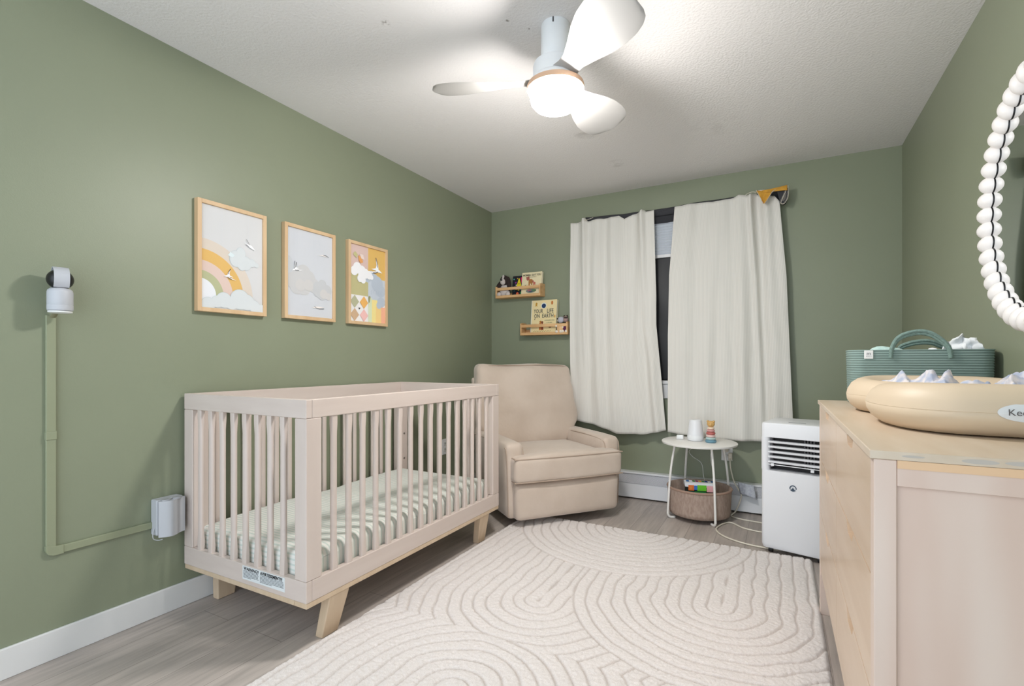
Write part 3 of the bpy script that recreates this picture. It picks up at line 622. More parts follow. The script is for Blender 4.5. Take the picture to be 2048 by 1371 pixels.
# ------------------------------------------------------------------ curtains, rod, blanket
curtm = stripes('pinstripe_curtain', (226, 223, 217), (208, 206, 200), .0105, .24, 'UV', 0, bump=.35, soft=.16)
def interp(t, pts):
    for a, b_ in zip(pts, pts[1:]):
        if t <= b_[0]:
            k = (t-a[0])/(b_[0]-a[0]) if b_[0] > a[0] else 0; return a[1]+(b_[1]-a[1])*k
    return pts[-1][1]
def curtain(name, top, left, right, hem, folds, label, seed, yb=3.668, nu=260, nv=90):
    # top/hem: (x,z) polylines ; left/right: (z,x) edge polylines ; folds: (u, width, amp_top, amp_bottom)
    xl0, xr0 = top[0][0], top[-1][0]
    def fn(u, v):
        xt = xl0+(xr0-xl0)*u; zt = interp(xt, top)
        xh = hem[0][0]+(hem[-1][0]-hem[0][0])*u; zh = interp(xh, hem)
        z = zt+(zh-zt)*v
        xl = interp(-z, left); xr = interp(-z, right); x = xl+(xr-xl)*u
        d = .016*mnoise.noise(Vector((u*2.2+seed, v*.8, 0)))
        for (fu, fw, a0, a1, sh) in folds:
            k = (u-(fu+sh*v))/fw; d += (a0+(a1-a0)*v)*math.exp(-k*k)
        d += .009*math.sin(u*38+seed+1.5*v+.8*math.sin(v*3+u*6))*(.5+.5*math.exp(-v*2))+.010*max(0, mnoise.noise(Vector((u*9+seed, v*1.1, 2))))
        d += .004*mnoise.noise(Vector((u*14+seed, v*10, 4)))
        d += .006*mnoise.noise(Vector((u*10+seed, v*4, 9)))*(v**2)*2
        y = yb-d-.014*v
        return (x, min(y, 3.690), z)
    g = gridmesh(fn, nu, nv)
    o = new(name, g, curtm, smooth=True, angle=180)
    W = 1.05*abs(xr0-xl0)
    set_uv(o, [(i/nu*W*1.25, j/nv) for j in range(nv+1) for i in range(nu+1)])
    solid(o, .002); return tag(o, label, 'curtain', 'pinstriped white curtains at the window')
neg = lambda pts: [(-z, x) for x, z in pts]
curtain('curtain', [(-1.439, 2.115), (-1.352, 2.119), (-1.34, 2.135), (-1.315, 2.135), (-1.299, 2.113), (-1.198, 2.121), (-1.054, 2.12), (-1.009, 2.088), (-.952, 2.117), (-.893, 2.116), (-.878, 2.133), (-.86, 2.13), (-.85, 2.12), (-.792, 2.122)],
        neg([(-1.439, 2.2), (-1.448, 1.508), (-1.439, .4)]), neg([(-.79, 2.2), (-.79, 2.12), (-.775, 1.502), (-.775, 1.284), (-.747, .994), (-.704, .5)]),
        [(-1.439, .569), (-1.238, .542), (-1.058, .487), (-.849, .494), (-.703, .531)],
        [(.17, .03, .028, .004, .03), (.86, .035, .03, .012, .05), (.45, .07, -.02, .0, -.02), (.62, .05, .018, .008, -.05), (.32, .09, .0, .018, .03), (.55, .1, .0, .02, 0), (.75, .08, .0, .018, 0), (.93, .04, .012, .018, 0)],
        'white pinstriped curtain with a notched top edge, left one, beside the shelves', 1.3)
curtain('curtain', [(-.646, 2.124), (-.56, 2.133), (-.477, 2.134), (-.348, 2.122), (-.26, 2.132), (-.229, 2.144), (-.171, 2.131), (-.129, 2.145), (-.073, 2.113), (-.018, 2.107), (.011, 2.064)],
        neg([(-.646, 2.2), (-.646, 2.124), (-.684, 1.643), (-.693, 1.21), (-.693, .4)]), neg([(.008, 2.2), (.011, 2.064), (.051, 1.582), (.086, .676), (.09, .4)]),
        [(-.693, .521), (-.493, .503), (-.269, .492), (-.1, .498), (.09, .506)],
        [(.05, .05, .012, .012, 0), (.3, .05, -.012, .006, -.04), (.44, .05, .014, .004, -.12), (.62, .05, .022, .018, .02), (.74, .025, .035, .006, .04), (.82, .035, -.03, -.022, -.02), (.9, .05, .02, .024, -.03), (.15, .08, .0, .016, 0)],
        'white pinstriped curtain with a gold flap over its top right corner, behind the side table', 7.7)
rod = new('curtain_rod', T([(-1.37, 3.715, 2.118), (.03, 3.715, 2.118)], .007, 12), mat('rod_wood', (196, 160, 118), .5), smooth=True)
tag(rod, 'thin wooden curtain rod showing between the curtains above the blind', 'curtain rod')
bn = thing('draped_blanket', (-.63, 3.70, 2.14), 'charcoal blanket with gold reverse and white whip stitching draped over the curtain rod', 'blanket')
m_char = mat('charcoal_wool', (62, 62, 66), .95, bump=.6, bscale=150)
m_gold = mat('gold_wool', (214, 158, 60), .9, noise=.12, nscale=60, bump=.5, bscale=200)
topz = [(-1.33, 2.158), (-1.2, 2.15), (-1.043, 2.142), (-.95, 2.146), (-.82, 2.139), (-.61, 2.146), (-.411, 2.152), (-.238, 2.15), (.052, 2.150)]
bm = bmesh.new(); rings = []
for k in range(70):
    x = -1.33+1.34*k/69; zt = interp(x, topz)+.002*math.sin(x*21); ww = .012+.002*math.sin(x*9)
    lowf = .052 if x < -.7 else .05
    rings.append([(x, 3.715-ww, zt-lowf), (x, 3.715-ww, zt-.012), (x, 3.715-ww*.6, zt-.002), (x, 3.715, zt), (x, 3.715+ww*.6, zt-.002), (x, 3.715+ww, zt-.012), (x, 3.715+ww, zt-lowf-.05)])
loft(bm, rings, close=False, cap=False)
o = rel(new('blanket_fold', bm, m_char, bn, smooth=True, angle=180), bn); solid(o, .004)
# gold flap on top and the triangle hanging in front of the right curtain
def quadstrip(A, Bp, nu=14, nv=6, wave=.003):
    def fn(u, v):
        a = Vector(A[0]).lerp(Vector(A[1]), u); b_ = Vector(Bp[0]).lerp(Vector(Bp[1]), u); p = a.lerp(b_, v)
        return (p.x, p.y-wave*math.sin(u*7+v*3), p.z)
    return gridmesh(fn, nu, nv)
o = rel(new('gold_flap', quadstrip([(-.124, 3.61, 2.132), (.054, 3.61, 2.148)], [(-.10, 3.605, 2.124), (.054, 3.603, 2.114)]), m_gold, bn, smooth=True), bn); solid(o, .004)
o = rel(new('gold_flap', quadstrip([(-.122, 3.612, 2.142), (-.03, 3.6, 2.115)], [(-.083, 3.604, 2.05), (-.074, 3.6, 2.047)], wave=.006), m_gold, bn, smooth=True), bn); solid(o, .004)
o = rel(new('white_lining', quadstrip([(-.112, 3.618, 2.143), (.004, 3.635, 2.141)], [(-.108, 3.618, 2.137), (-.032, 3.615, 2.116)]), mat('lining_white', (224, 218, 208), .9), bn, smooth=True), bn); solid(o, .003)
bm = bmesh.new(); prr = [(-.008, 2.14), (.0575, 2.142), (.0595, 2.10), (.055, 2.068), (.043, 2.045), (.030, 2.037), (.019, 2.045), (.008, 2.072)]
loft(bm, [[(x, 3.625, z) for x, z in prr], [(x+.003, 3.675, z) for x, z in prr]]); bmesh.ops.recalc_face_normals(bm, faces=bm.faces)
rel(new('rolled_end', bm, m_char, bn, bevel=.006), bn)
bm = bmesh.new(); prr = [(.026, 2.082), (.046, 2.115), (.050, 2.098), (.044, 2.066), (.032, 2.052), (.024, 2.060)]
loft(bm, [[(x, 3.6225, z) for x, z in prr], [(x, 3.6255, z) for x, z in prr]]); bmesh.ops.recalc_face_normals(bm, faces=bm.faces)
rel(new('inner_roll', bm, mat('grey_wool', (112, 108, 104), .95), bn, bevel=.001), bn)
def stitches(path, n, nrm, w=.007):
    bm = bmesh.new(); P = spline(path, 8)
    L_ = [0]
    for a, b_ in zip(P, P[1:]): L_.append(L_[-1]+(b_-a).length)
    tube(bm, P, .0012, 5)
    for i in range(n):
        s = L_[-1]*(i+.5)/n; j = max(k for k in range(len(L_)) if L_[k] <= s); j = min(j, len(P)-2)
        p = P[j].lerp(P[j+1], (s-L_[j])/max(1e-6, L_[j+1]-L_[j])); tube(bm, [p, p+Vector(nrm)*w], .0011, 5)
    return bm
m_st = mat('stitch_cream', (222, 214, 200), .9)
rel(new('whip_stitch', stitches([(-.124, 3.604, 2.143), (-.1, 3.597, 2.09), (-.083, 3.597, 2.05), (-.074, 3.593, 2.047), (-.045, 3.592, 2.09), (-.028, 3.593, 2.117), (.006, 3.625, 2.142)], 26, (0, -.001, -.006), .006), m_st, bn), bn)
rel(new('whip_stitch', stitches([(.059, 3.62, 2.150), (.061, 3.619, 2.10), (.056, 3.619, 2.066), (.043, 3.619, 2.042), (.030, 3.619, 2.034), (.019, 3.619, 2.043), (.03, 3.619, 2.075), (.048, 3.619, 2.118)], 30, (-.8, 0, .5), .007), m_st, bn), bn)
rel(new('whip_stitch', stitches([(-1.334, 3.70, 2.155), (-1.337, 3.69, 2.13), (-1.33, 3.652, 2.118), (-1.30, 3.65, 2.118), (-1.25, 3.652, 2.130)], 18, (.5, 0, .8), .006), m_st, bn), bn)
rel(new('whip_stitch', stitches([(-.19, 3.635, 2.130), (-.17, 3.63, 2.140), (-.145, 3.625, 2.142), (-.124, 3.61, 2.132)], 9, (0, 0, -1), .006), m_st, bn), bn)
# ------------------------------------------------------------------ wall shelves
def shelf(x0, z0, label, w=.42, d=.095, h=.104):
    y0, y1 = BY-d, BY; x1 = x0+w; root = thing('wall_shelf', (x0+w/2, BY, z0), label, 'shelf', 'small wooden wall shelves in the corner'); t = .012
    def prt(n, a, b_): return rel(new(n, B((a, b_)), m_shelf, root, bevel=.0015), root)
    for xa in (x0, x1-t):
        bm = bmesh.new(); pr = [(y0, z0), (y1, z0), (y1, z0+h), (y0+.03, z0+h), (y0, z0+h-.006)]
        loft(bm, [[(xa, y, z) for y, z in pr], [(xa+t, y, z) for y, z in pr]]); bmesh.ops.recalc_face_normals(bm, faces=bm.faces); rel(new('side_panel', bm, m_shelf, root, bevel=.0015), root)
    prt('bottom_board', (x0+t, y0+.012, z0), (x1-t, y1, z0+.012)); prt('front_lip', (x0+t, y0, z0), (x1-t, y0+.012, z0+.022))
    prt('front_rail', (x0+t, y0, z0+.064), (x1-t, y0+.01, z0+.088)); prt('back_rail', (x0+t, y1-.01, z0+.02), (x1-t, y1, z0+.05))
    return z0+.012
zs1 = shelf(-2.116, 1.56, 'upper small wooden wall shelf holding a plush dog and two books')
zs2 = shelf(-1.880, 1.240, 'lower small wooden wall shelf next to the left curtain, holding plush animals')
def book(x0, x1, z0, h, yf, rgb, label, thick=.02, lean=.03, edge=(236, 232, 220)):
    root = thing('picture_book', ((x0+x1)/2, yf, z0), label, 'book', None)
    W = x1-x0; n = Vector((0, lean, h)).normalized(); M = frame3((-W/2, 0, 0), (1, 0, 0), n)
    def bx(a, b_, c, d, e, f):
        bm = B(((a, b_, c), (d, e, f))); bm.transform(M); return bm
    new('pages', bx(.002, .002, -thick+.002, W-.003, h-.002, -.002), flat(edge), root)
    new('cover', B(), flat(rgb), root) if 0 else None
    bm = bmesh.new(); box(bm, (0, 0, -.002), (W, h, 0)); box(bm, (0, 0, -thick), (W, h, -thick+.002)); box(bm, (0, 0, -thick), (.002, h, 0)); bm.transform(M)
    cv = new('cover', bm, flat(rgb), root)
    return root, cv, Paint(W, h, M @ Matrix.Translation((0, 0, .0003))), M, W
yb = 3.672
r, cv, P, M, W = book(-1.985, -1.89, zs1, .178, yb+.03, (20, 20, 34), 'black board book with a large yellow letter A on its cover on the upper shelf', .012, .02)
P.poly((226, 40, 110), [(.075, .16), (.095, .17), (.095, .09), (.082, .12)])
for (x, y, q, c) in ((.012, .15, .006, (90, 190, 180)), (.03, .12, .007, (140, 50, 150)), (.035, .098, .006, (236, 236, 240)), (.015, .08, .004, (200, 60, 140)), (.045, .155, .005, (220, 170, 60)), (.08, .065, .013, (20, 130, 170)), (.05, .025, .012, (232, 110, 70)), (.085, .03, .01, (30, 150, 80)), (.018, .05, .004, (90, 200, 210)), (.06, .06, .01, (232, 216, 60))): P.ring(c, x, y, q, n=16)
P.rect((236, 220, 226), .02, .006, .085, .011)
P.build('cover_picture', r)
text('lettering', 'A', .13, M @ Matrix.Translation((.062, .1, .0022)), flat((240, 216, 40)), r, .0002, bold=.004, sx=.62)
r, cv, P, M, W = book(-1.885, -1.702, zs1, .195, yb, (238, 224, 186), 'cream board book showing a brown bear and cub, right end of the upper shelf', .022, .028)
bear = lambda x, y, s, c: [P.ring(c, x, y, s, n=20), P.ring((170, 96, 84), x-s*1.3, y+s*1.1, s*.75, n=18), P.ring((170, 96, 84), x-s*1.9, y+s*1.7, s*.3, n=12), P.ring((170, 96, 84), x-s*1.0, y+s*1.9, s*.3, n=12), P.poly(c, [(x-s, y), (x-s*.9, y-s*2), (x-s*.3, y-s*2), (x-s*.2, y)]), P.poly(c, [(x+s*.2, y), (x+s*.3, y-s*1.6), (x+s*.8, y-s*1.6), (x+s, y)])]
bear(.083, .118, .02, (176, 120, 66)); bear(.118, .1, .011, (196, 112, 96))
for k in range(9): P.ring(((206, 190, 140), (190, 170, 120))[k % 2], .02+.018*k, .072+.003*(k % 3), .006, n=10)
P.ring((120, 132, 130), .09, .035, .045, ry=.016, n=30); P.ring((176, 110, 120), .075, .04, .016, ry=.008); P.ring((96, 130, 96), .12, .038, .02, ry=.01); P.ring((70, 84, 100), .09, .03, .02, ry=.006)
P.poly((40, 36, 34), [(.025, .085), (.04, .08), (.045, .09), (.035, .084)])
P.build('cover_picture', r)
m_bk = flat((96, 92, 74))
text('lettering', 'MOMMA GOT YOU', .022, M @ Matrix.Translation((.092, .17, .0024)), m_bk, r, .0002, sx=.86, bold=.0004)
text('lettering', '* and my cub too *', .011, M @ Matrix.Translation((.092, .154, .0024)), m_bk, r, .0002)
r, cv, P, M, W = book(-1.80, -1.572, zs2, .278, yb+.004, (236, 218, 168), 'tall cream picture book about life on earth standing on the lower shelf', .026, .03, edge=(206, 214, 214))
P.rect((226, 226, 214), 0, 0, .006, .278)
P.poly((196, 150, 60), [(.035, .25), (.045, .262), (.055, .25), (.05, .24), (.055, .225), (.043, .232), (.03, .226), (.038, .24)]); P.ring((200, 120, 56), .185, .252, .009, ry=.016, n=16)
P.ring((226, 234, 230), .112, .232, .024, n=30); P.ring((34, 60, 100), .112, .23, .019, n=30)
P.ring((180, 120, 50), .088, .098, .009); P.ring((120, 60, 34), .104, .094, .009); P.poly((190, 110, 50), [(.08, .09), (.094, .09), (.094, .03), (.078, .03)]); P.poly((140, 66, 36), [(.098, .088), (.11, .088), (.118, .03), (.096, .03)])
P.poly((70, 60, 50), [(.032, .125), (.042, .13), (.036, .112)]); P.ring((210, 150, 60), .214, .14, .005, ry=.012); P.ring((110, 60, 40), .175, .052, .012, ry=.006)
for k in range(16): P.ring(((150, 140, 90), (120, 96, 60), (190, 160, 90))[k % 3], .03+.01*k, .018+.004*(k % 2), .003, n=8)
P.build('cover_picture', r)
m_bl = flat((40, 56, 70))
text('lettering', 'YOUR', .048, M @ Matrix.Translation((.066, .185, .0024)), m_bl, r, .0002, sx=.62, bold=.0002)
text('lettering', 'LIFE', .048, M @ Matrix.Translation((.172, .185, .0024)), m_bl, r, .0002, sx=.72, bold=.0002)
text('lettering', 'ON  EARTH', .046, M @ Matrix.Translation((.116, .145, .0024)), m_bl, r, .0002, sx=.72, bold=.0002)
text('lettering', 'A BEGINNERS GUIDE', .012, M @ Matrix.Translation((.168, .108, .0024)), flat((140, 150, 120)), r, .0002, sx=.8)
text('lettering', 'to the planet', .012, M @ Matrix.Translation((.168, .09, .0024)), flat((140, 150, 120)), r, .0002, sx=.8)
# plush toys
m_dk = mat('dark_plush', (52, 40, 38), .95, bump=.6, bscale=300); m_lt = mat('grey_plush', (206, 196, 192), .95, bump=.6, bscale=300); DS = 1.18
dg = thing('plush_dog', (-2.05, 3.685, zs1), 'floppy-eared dark brown and white plush dog at the left end of the upper shelf', 'plush toy')
bm = bmesh.new(); ell(bm, (0, 0, .045), (.04, .025, .05)); new('body', bm, m_lt, dg, smooth=True, angle=180)
hd = new('head', E((0, -.004, .118), (.035, .03, .038)), m_dk, dg, smooth=True, angle=180)
new('muzzle', E((-.004, -.026, .108), (.021, .018, .024)), m_lt, hd, smooth=True, angle=180); new('blaze', E((-.001, -.024, .137), (.009, .012, .02)), m_lt, hd, smooth=True, angle=180)
new('nose', E((-.007, -.045, .118), (.008, .005, .006), 8), m_black, hd, smooth=True)
for sx in (-1, 1): new('eye', E((sx*.013-.003, -.03, .132), (.003, .003, .003), 6), m_black, hd, smooth=True)
new('ear', E((-.04, -.006, .09), (.017, .016, .045), rot=Matrix.Rotation(math.radians(42), 4, 'Y')), m_dk, dg, smooth=True, angle=180)
new('ear', E((.036, -.008, .092), (.017, .014, .052), rot=Matrix.Rotation(math.radians(-6), 4, 'Y')), m_dk, dg, smooth=True, angle=180)
for sx in (-1, 1): new('foot', E((sx*.036, -.024, .018), (.018, .016, .018)), m_lt, dg, smooth=True, angle=180)
dg.scale = (DS, 1, DS); dg.location.x = -2.045
pm = thing('plush_mouse', (-1.53, 3.668, zs2), 'pale grey plush animal with a black nose beside the book on the lower shelf', 'plush toy')
new('body', E((0, -.002, .035), (.028, .022, .036)), mat('peach_plush', (226, 186, 140), .95), pm, smooth=True, angle=180)
hd = new('head', E((.006, 0, .105), (.028, .024, .026)), mat('grey2_plush', (186, 186, 196), .95), pm, smooth=True, angle=180)
new('nose', E((-.016, -.02, .113), (.006, .005, .006), 8), m_black, hd, smooth=True); new('ear', E((.034, 0, .112), (.011, .008, .016)), m_lt, hd, smooth=True)
for sx in (-1, 1): new('foot', E((sx*.018-.004, -.02, .012), (.013, .013, .012)), mat('cream_plush', (236, 226, 210), .95), pm, smooth=True)
new('arm', E((-.026, -.016, .055), (.01, .01, .01)), MC['cream_plush'], pm, smooth=True)
pp_ = thing('plush_raccoon', (-1.482, 3.672, zs2), 'plush animal in purple with a dark masked face, right end of the lower shelf', 'plush toy')
new('body', E((0, 0, .036), (.022, .02, .038)), mat('purple_plush', (86, 34, 74), .9), pp_, smooth=True, angle=180)
hd = new('head', E((-.002, 0, .108), (.021, .022, .026)), mat('taupe_plush', (160, 134, 130), .95), pp_, smooth=True, angle=180)
new('face_mask', E((0, -.006, .118), (.019, .019, .009)), m_dk, hd, smooth=True)
new('ear', E((-.014, 0, .133), (.007, .006, .009)), m_dk, hd, smooth=True); new('ear', E((.01, 0, .133), (.007, .006, .009)), m_dk, hd, smooth=True)
for sx in (-1, 1): new('foot', E((sx*.013-.004, -.02, .013), (.01, .012, .012)), MC['cream_plush'], pp_, smooth=True)
new('arm', E((-.024, -.012, .05), (.01, .01, .013)), MC['cream_plush'], pp_, smooth=True)
# ------------------------------------------------------------------ side table with fabric bin
TX, TY, TZ = -.457, 3.462, .5
tb = thing('side_table', (TX, TY, 0), 'round white metal side table with a brown fabric bin below, in front of the curtains', 'side table')
new('tabletop', lathe([(.225, TZ-.016), (.233, TZ-.014), (.235, TZ-.009), (.235, TZ-.003), (.231, TZ), (.0, TZ)], 64), m_metalw, tb, smooth=True)
for k in range(4):
    a = math.radians(-146+90*k+19*0); ca, sa = math.cos(a), math.sin(a)
    pts = spline([(ca*.165, sa*.165, TZ-.016), (ca*.195, sa*.195, .3), (ca*.212, sa*.212, .06), (ca*.21, sa*.21, .022), (ca*.195, sa*.195, .008), (ca*.165, sa*.165, .007)], 6)
    l = new('leg', T(pts, .0075, 10), m_metalw, tb, smooth=True)
    new('foot_pad', E((ca*.168, sa*.168, .004), (.008, .008, .004), 6), mat('clear_pad', (200, 198, 190), .4), l, smooth=True)
new('base_cross', B(((-.16, -.004, .008), (.16, .004, .014))), m_metalw, tb)
bn2 = new('fabric_bin', lathe([(.0, .028), (.17, .028), (.186, .034), (.192, .06), (.198, .19), (.2, .196), (.2, .205), (.194, .208), (.189, .203), (.186, .06), (.17, .034), (.0, .034)], 64, cap=False), m_basket, tb, smooth=True, angle=60); bn2['label'] = 'brown woven fabric bin'
new('rim_binding', T([(math.cos(2*PI*i/64)*.1965, math.sin(2*PI*i/64)*.1965, .2) for i in range(64)], .0072, 8, closed=True), mat('brown_binding', (160, 132, 116), .9), bn2, smooth=True)
# boxes in the bin
nb = thing('toy_box', (TX+.005, TY-.03, .036), 'open black and white box with green, orange and blue pictures inside the fabric bin', 'box', rz=math.radians(15))
new('carton', B(((-.085, -.035, 0), (.085, .045, .165)), ((-.085, -.04, .165), (.085, .03, .2))), flat((24, 40, 34)), nb, bevel=.002)
new('top_sleeve', B(((-.092, -.045, .178), (.092, .04, .204))), flat((232, 234, 238)), nb, bevel=.001)
P = Paint(.184, .2, frame3((-.092, -.0465, .0), (1, 0, 0), (0, 0, 1)))
P.rect((232, 120, 56), .02, .155, .055, .19); P.rect((60, 120, 200), .055, .16, .075, .188); P.rect((110, 200, 50), .075, .155, .13, .192); P.rect((240, 180, 184), .132, .15, .17, .19); P.rect((24, 120, 56), .06, .12, .128, .152); P.rect((30, 80, 60), .02, .12, .06, .15)
for k in range(4): P.rect((232, 232, 224), .025+.01*k, .135, .03+.01*k, .145)
P.ring((232, 150, 60), .035, .172, .008); P.build('picture_panel', nb)
P = Paint(.184, .08, frame3((-.092, -.04, .2045), (1, 0, 0), (0, 1, 0)))
for k, c in enumerate(((40, 110, 180), (232, 234, 238), (70, 120, 60), (140, 40, 80), (230, 160, 50), (60, 130, 70), (40, 60, 130), (232, 234, 238), (30, 100, 160))): P.rect(c, .012+.019*k, .025, .03+.019*k, .07)
P.build('picture_strip', nb)
# sound machine
sm_ = thing('sound_machine', (TX-.025, TY+.02, TZ), 'small white tapered cylindrical night light on the side table', 'night light')
new('shell', lathe([(.0, 0), (.044, 0), (.05, .004), (.052, .015), (.051, .035), (.039, .132), (.036, .138), (.03, .1385), (.0, .136)], 48), m_plastic, sm_, smooth=True)
new('base_band', lathe([(.0522, .012), (.0526, .014), (.0518, .036), (.0512, .037)], 48, cap=False), mat('gloss_white', (236, 238, 240), .12), sm_, smooth=True)
# silicone stacking toy
sk = thing('stacking_toy', (TX+.075, TY-.02, TZ), 'silicone ring stacking toy topped with a mustard bear head on the side table', 'toy')
zz = 0
for k, (c, r_, h_) in enumerate((((104, 146, 166), .035, .019), ((176, 200, 198), .032, .016), ((226, 196, 192), .029, .016), ((180, 96, 90), .028, .019), ((210, 156, 154), .025, .015), ((236, 214, 190), .022, .016))):
    o = new('ring', lathe([(.0, zz), (r_-.006, zz), (r_-.001, zz+h_*.25), (r_, zz+h_*.5), (r_-.001, zz+h_*.75), (r_-.006, zz+h_), (.0, zz+h_)], 36), mat('silicone_%d' % k, c, .45), sk, smooth=True)
    o['label'] = ('blue', 'mint', 'pale pink', 'brick red', 'pink', 'cream')[k]+' silicone ring'; zz += h_
m_mu = mat('mustard_silicone', (206, 164, 100), .5)
hd = new('bear_head', E((0, 0, zz+.019), (.024, .019, .021)), m_mu, sk, smooth=True, angle=180)
for sx in (-1, 1): new('ear', E((sx*.017, 0, zz+.035), (.009, .007, .008), 8), m_mu, hd, smooth=True)
new('snout', E((0, -.017, zz+.014), (.009, .006, .007), 8), m_mu, hd, smooth=True)
for sx in (-1, 1): new('eye', E((sx*.008, -.017, zz+.023), (.0015, .0015, .0015), 5), m_ink, hd)
# clear charger block on table
wb = new('wipe_case', rbox((TX-.125, TY+.035, TZ+.014), (.045, .03, .028), .006, 6), mat('gloss_white', (236, 238, 240), .12), smooth=True); tag(wb, 'tiny white block lying at the left edge of the side table', 'small box')
# cords
def cord(name, pts, r_, label, m=m_cord):
    o = new(name, T(spline(pts, 8), r_, 8), m, smooth=True); return tag(o, label, 'cord')
cord('light_cord', [(TX+.02, TY+.06, TZ+.01), (TX-.01, TY+.2, TZ-.01), (TX-.02, TY+.21, TZ-.05), (TX-.09, TY+.2, .40), (TX-.07, TY+.2, .36), (TX-.01, TY+.19, .32), (TX+.01, TY+.14, .25), (TX+.02, TY+.12, .22)], .0016, 'thin white cord hanging behind the side table down into the bin', m_white)
cord('charger_cord', [(-.33, BY-.03, .43), (-.36, BY-.04, .45), (-.40, BY-.06, .41), (-.41, BY-.07, .36), (-.40, BY-.07, .3)], .0016, 'thin white cord curling from the outlet behind the table', m_white)
ad = new('plug', B(((-.335, BY-.034, .40), (-.300, BY-.0085, .44)), ((-.30, BY-.036, .345), (-.275, BY-.0085, .395))), mat('plug_cream', (222, 214, 200), .5), bevel=.004); tag(ad, 'cream plug adapters pushed into the outlet behind the table', 'plug')
cord('power_cord', [(-.288, BY-.04, .36), (-.283, BY-.06, .30), (-.262, BY-.08, .22), (-.235, BY-.085, .17), (-.215, BY-.085, .135), (-.225, BY-.09, .08), (-.25, BY-.11, .02), (-.27, BY-.17, .006), (-.2, BY-.22, .006), (-.08, BY-.24, .006), (.0, BY-.3, .006), (-.06, BY-.42, .006), (-.18, BY-.40, .006), (-.27, 3.42, .006), (-.33, 3.27, .006), (-.29, 3.15, .006), (-.18, 3.07, .006), (-.06, 3.045, .006), (.02, 3.06, .006), (.06, 3.2, .02)], .0045, 'cream power cord looping over the floor from the outlet to the air conditioner')
def tagfn(u, v):
    return (-.235+.10*u+.012*v, BY-.092-.018*math.sin(u*PI)-.01*u, .215-.015*u-.075*v-.012*u*v+.008*math.sin(u*3))
o = new('cord_tag', gridmesh(tagfn, 12, 8), mat('tag_paper', (214, 218, 226), .6, rgb2=(186, 190, 204), nscale=90), smooth=True); solid(o, .0006); tag(o, 'white printed warning tag curling on the power cord by the heater', 'tag')
# ------------------------------------------------------------------ portable air conditioner
ac = thing('air_conditioner', (-.08, 2.99, 0), 'white portable air conditioner with slotted front vent between table and dresser', 'air conditioner', rz=math.radians(-13.7))
Wd, Dp, Ht = .31, .31, .70
yf_ = 0
bm = bmesh.new()
def rr(x0, x1, y0, y1, r_, z, n=5):
    out = []
    for cx, cy, a0 in ((x1-r_, y1-r_, 0), (x0+r_, y1-r_, 90), (x0+r_, y0+r_, 180), (x1-r_, y0+r_, 270)):
        for k in range(n+1): a = math.radians(a0+90*k/n); out.append((cx+r_*math.cos(a), cy+r_*math.sin(a), z))
    return out
loft(bm, [rr(.006, Wd-.006, .008, Dp, .02, .03), rr(0, Wd, 0, Dp, .022, .05), rr(0, Wd, 0, Dp, .022, .445)]); 
new('lower_body', bm, m_plastic, ac, smooth=True, angle=50)
bm = bmesh.new(); loft(bm, [rr(0, Wd, 0, Dp, .022, .622), rr(0, Wd, 0, Dp, .022, Ht-.012), rr(.003, Wd-.003, .003, Dp-.003, .022, Ht-.003), rr(.012, Wd-.012, .012, Dp-.012, .02, Ht)])
new('top_body', bm, m_plastic, ac, smooth=True, angle=50)
new('side_cheek', B(((0, .01, .445), (.026, Dp, .622)), ((Wd-.026, .01, .445), (Wd, Dp, .622)), ((.02, .09, .445), (Wd-.02, Dp-.002, .622)), ((.0, .022, .445), (.0262, .03, .622))), m_plastic, ac, bevel=.004)
bm = bmesh.new(); loft(bm, [rr(0, .04, 0, .06, .0195, .445), rr(0, .04, 0, .06, .0195, .622)]); loft(bm, [rr(Wd-.04, Wd, 0, .06, .0195, .445), rr(Wd-.04, Wd, 0, .06, .0195, .622)])
new('front_cheek', bm, m_plastic, ac, smooth=True, angle=50)
new('vent_cavity', B(((.026, .07, .445), (Wd-.026, .092, .622))), mat('vent_black', (38, 34, 36), .6), ac)
for k in range(5):
    z = .492+k*.0265
    bm = bmesh.new(); pr = [(.006, z-.006), (.012, z-.0075), (.04, z+.001), (.038, z+.004), (.01, z+.003), (.004, z+.001)]
    loft(bm, [[(x, y, zz_) for y, zz_ in pr] for x in (.034, Wd-.034)]); bmesh.ops.recalc_face_normals(bm, faces=bm.faces); new('louver', bm, m_plastic, ac, bevel=.0015)
bm = bmesh.new()
for k in range(4):
    box(bm, (.196+.014*k, .05, .47), (.201+.014*k, .07, .615))
box(bm, (.04, .03, .458), (.05, .06, .615)); new('vane', bm, mat('vane_grey', (110, 106, 108), .5), ac)
new('link_rod', B(((.034, .002, .4755), (Wd-.034, .006, .479)), ((.05, -.004, .472), (.065, .004, .484)), ((.235, -.004, .462), (.25, .004, .474))), m_plastic, ac)
new('top_slot', B(((.12, .06, Ht-.001), (.2, .075, Ht+.0006))), mat('slot_grey', (120, 122, 126), .5), ac)
P = Paint(.06, .06, frame3((.155-.03, -.0006, .34-.03+.027), (1, 0, 0), (0, 0, 1)))
lg = (62, 78, 96); cxx = .03
def arc(r0, r1, a0, a1, n=24): return [(cxx+r1*math.cos(math.radians(a0+(a1-a0)*i/n)), .03+r1*math.sin(math.radians(a0+(a1-a0)*i/n))) for i in range(n+1)]+[(cxx+r0*math.cos(math.radians(a1+(a0-a1)*i/n)), .03+r0*math.sin(math.radians(a1+(a0-a1)*i/n))) for i in range(n+1)]
for a in range(0, 180, 12): P.poly(lg, arc(.0125, .0165, a-20, a-6, 3)) if a < 170 and 0 else None
for i in range(20): P.poly(lg, arc(.0118, .0165, -15+i*10.5, -15+(i+1)*10.5+.5, 2))
